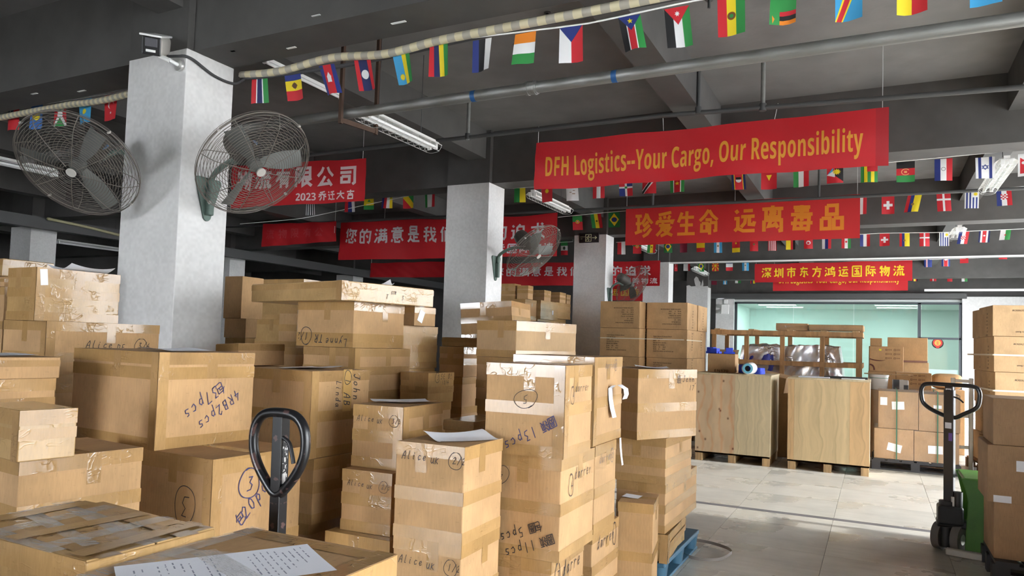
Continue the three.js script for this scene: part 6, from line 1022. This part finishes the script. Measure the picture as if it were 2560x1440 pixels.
{
  const top = (k) => BX[k][2] + BX[k][4];
  sheet('large printed sheet taped on the nearest carton', -1.205, top('F1') + 0.003, -1.12, 0.22, 0.40, -32, 0.002, form);
  const ct = solo('tape_strip', new THREE.PlaneGeometry(0.3, 0.055).rotateX(-PI / 2), M.clearTape, 'clear tape strip across the large printed sheet', 'tape'); ct.position.set(-1.205, top('F1') + 0.0075, -1.13); ct.rotation.y = R(-20);
  const at = (k, dx, dz) => { const [x, z, , , , , yaw] = BX[k], a = R(yaw); return [x + dx * Math.cos(a) + dz * Math.sin(a), z - dx * Math.sin(a) + dz * Math.cos(a)]; };
  const put = (l, k, dx, dz, yaw, curl, w = 0.21, d = 0.29, tex) => { const [x, z] = at(k, dx, dz); return sheet(l, x, top(k) + 0.001, z, w, d, yaw, curl, tex); };
  put('white sheet lying on the large 37pcs carton', 'U1', 0.12, 0.02, 10, 0.02);
  put('white sheet on the flat carton at the left edge', 'LA', 0.06, 0.02, 20, 0.012);
  put('white sheet on the carton with sideways names', 'M1', 0.02, 0.0, 6, 0.015);
  put('curled white sheet on the small carton marked 3/3', 'M5', -0.01, -0.05, -40, 0.014);
  put('folded white sheet on the carton marked 2/2', 'M7', 0.04, -0.03, -35, 0.03);
  put('white sheet on the turned top carton of the blue pallet stack', 'J1', 0.1, -0.02, 20, 0.012);
  put('bluish sheet on the bright lit top carton', 'T1', 0.04, 0.0, 8, 0.008);
  put('narrow paper strip on the upright carton before the blue pallet', 'J5', -0.04, 0.0, 0, 0.003, 0.1, 0.1);
  put('curled white sheet on the long flat carton', 'C0', 0.2, -0.15, 30, 0.05);
  put('rumpled white sheet on the askew tape covered carton', 'L8', 0.05, -0.06, 5, 0.04);
  // torn slip hanging from the carton behind the ringed 5
  const [x, z, y0, w, h, d, yaw] = BX.D1b, t = thing('paper_slip', 'torn slip of paper curling off the side of the top centre carton', 'paper', [x + w / 2 + 0.002, y0 + h * 0.5, z - 0.03], R(yaw));
  const strip = (pts, wd) => { const g = new THREE.PlaneGeometry(1, 1, pts.length - 1, 1), p = g.attributes.position; for (let i = 0; i < p.count; i++) { const k = i % pts.length, s = i < pts.length ? 1 : -1; p.setXYZ(i, pts[k][0], pts[k][1], pts[k][2] + (s * wd) / 2); } g.computeVertexNormals(); return g; };
  part('curled_end', strip([[0.002, 0.06, 0], [0.02, 0.075, 0], [0.05, 0.08, 0], [0.085, 0.06, 0], [0.09, 0.03, 0], [0.08, 0.005, 0]], 0.085), M.paper, t);
  part('hanging_end', strip([[0.002, 0.06, 0.01], [0.006, 0.0, 0.01], [0.012, -0.05, 0.0], [0.02, -0.1, -0.02]], 0.07), M.paper, t);
  const u = solo('paper_slip', strip([[0.003, 0.02, 0], [0.006, -0.03, 0], [0.012, -0.08, 0.0], [0.02, -0.13, 0]], 0.03), M.paper, 'narrow paper strip hanging below the torn slip', 'paper'); u.position.set(x + w / 2 + 0.002, y0 - 0.02, z - d / 2 + 0.03);
}
{
  const lab = (k, f, u, v, w, h, rot = 0) => { const [, , , a, b, c] = BX[k]; onFace(part('label', new THREE.PlaneGeometry(w, h), M.paper, made[k]), f, a, b, c, u, v, 0.003, rot); };
  lab('X2', 'f', -0.15, 0.66, 0.1, 0.07); lab('X2', 'f', -0.36, 0.07, 0.1, 0.045); lab('C4', 'r', -0.2, 0.5, 0.06, 0.09, -0.4); lab('K6', 'r', 0.2, 0.4, 0.05, 0.08); lab('L8', 'r', -0.42, 0.82, 0.04, 0.09, 0.1);
}
{ // fortune sticker on the office door
  const tx = canvasTex(128, 128, (c) => { c.clearRect(0, 0, 128, 128); c.fillStyle = '#c8342c'; c.beginPath(); c.arc(64, 58, 52, 0, 7); c.fill(); c.fillStyle = '#e8b04a'; c.beginPath(); c.arc(64, 58, 34, 0, 7); c.fill(); c.strokeStyle = '#c8342c'; c.lineWidth = 5; for (const l of [[[44, 46], [84, 46]], [[64, 36], [64, 82]], [[46, 62], [82, 62]], [[48, 78], [80, 78]]]) { c.beginPath(); c.moveTo(...l[0]); c.lineTo(...l[1]); c.stroke(); } c.fillStyle = '#c8342c'; c.fillRect(46, 100, 36, 22); });
  const s = solo('door_sticker', new THREE.CircleGeometry(0.15, 28), std({ map: tx, roughness: 0.6, side: DS }), 'round red and gold sticker on the office door', 'sticker'); s.position.set(1.6, 1.83, -24.49);
}
for (const i of [0, 1, 2]) { const [x, z, , w, , d] = BX['Y' + i + '0']; pallet('wooden pallet under the added shading cartons, ' + ['corner', 'far right', 'nearer'][i] + ' unseen stack outside the right edge', x, z, w, d, 2); }

renderer.render(scene, camera);
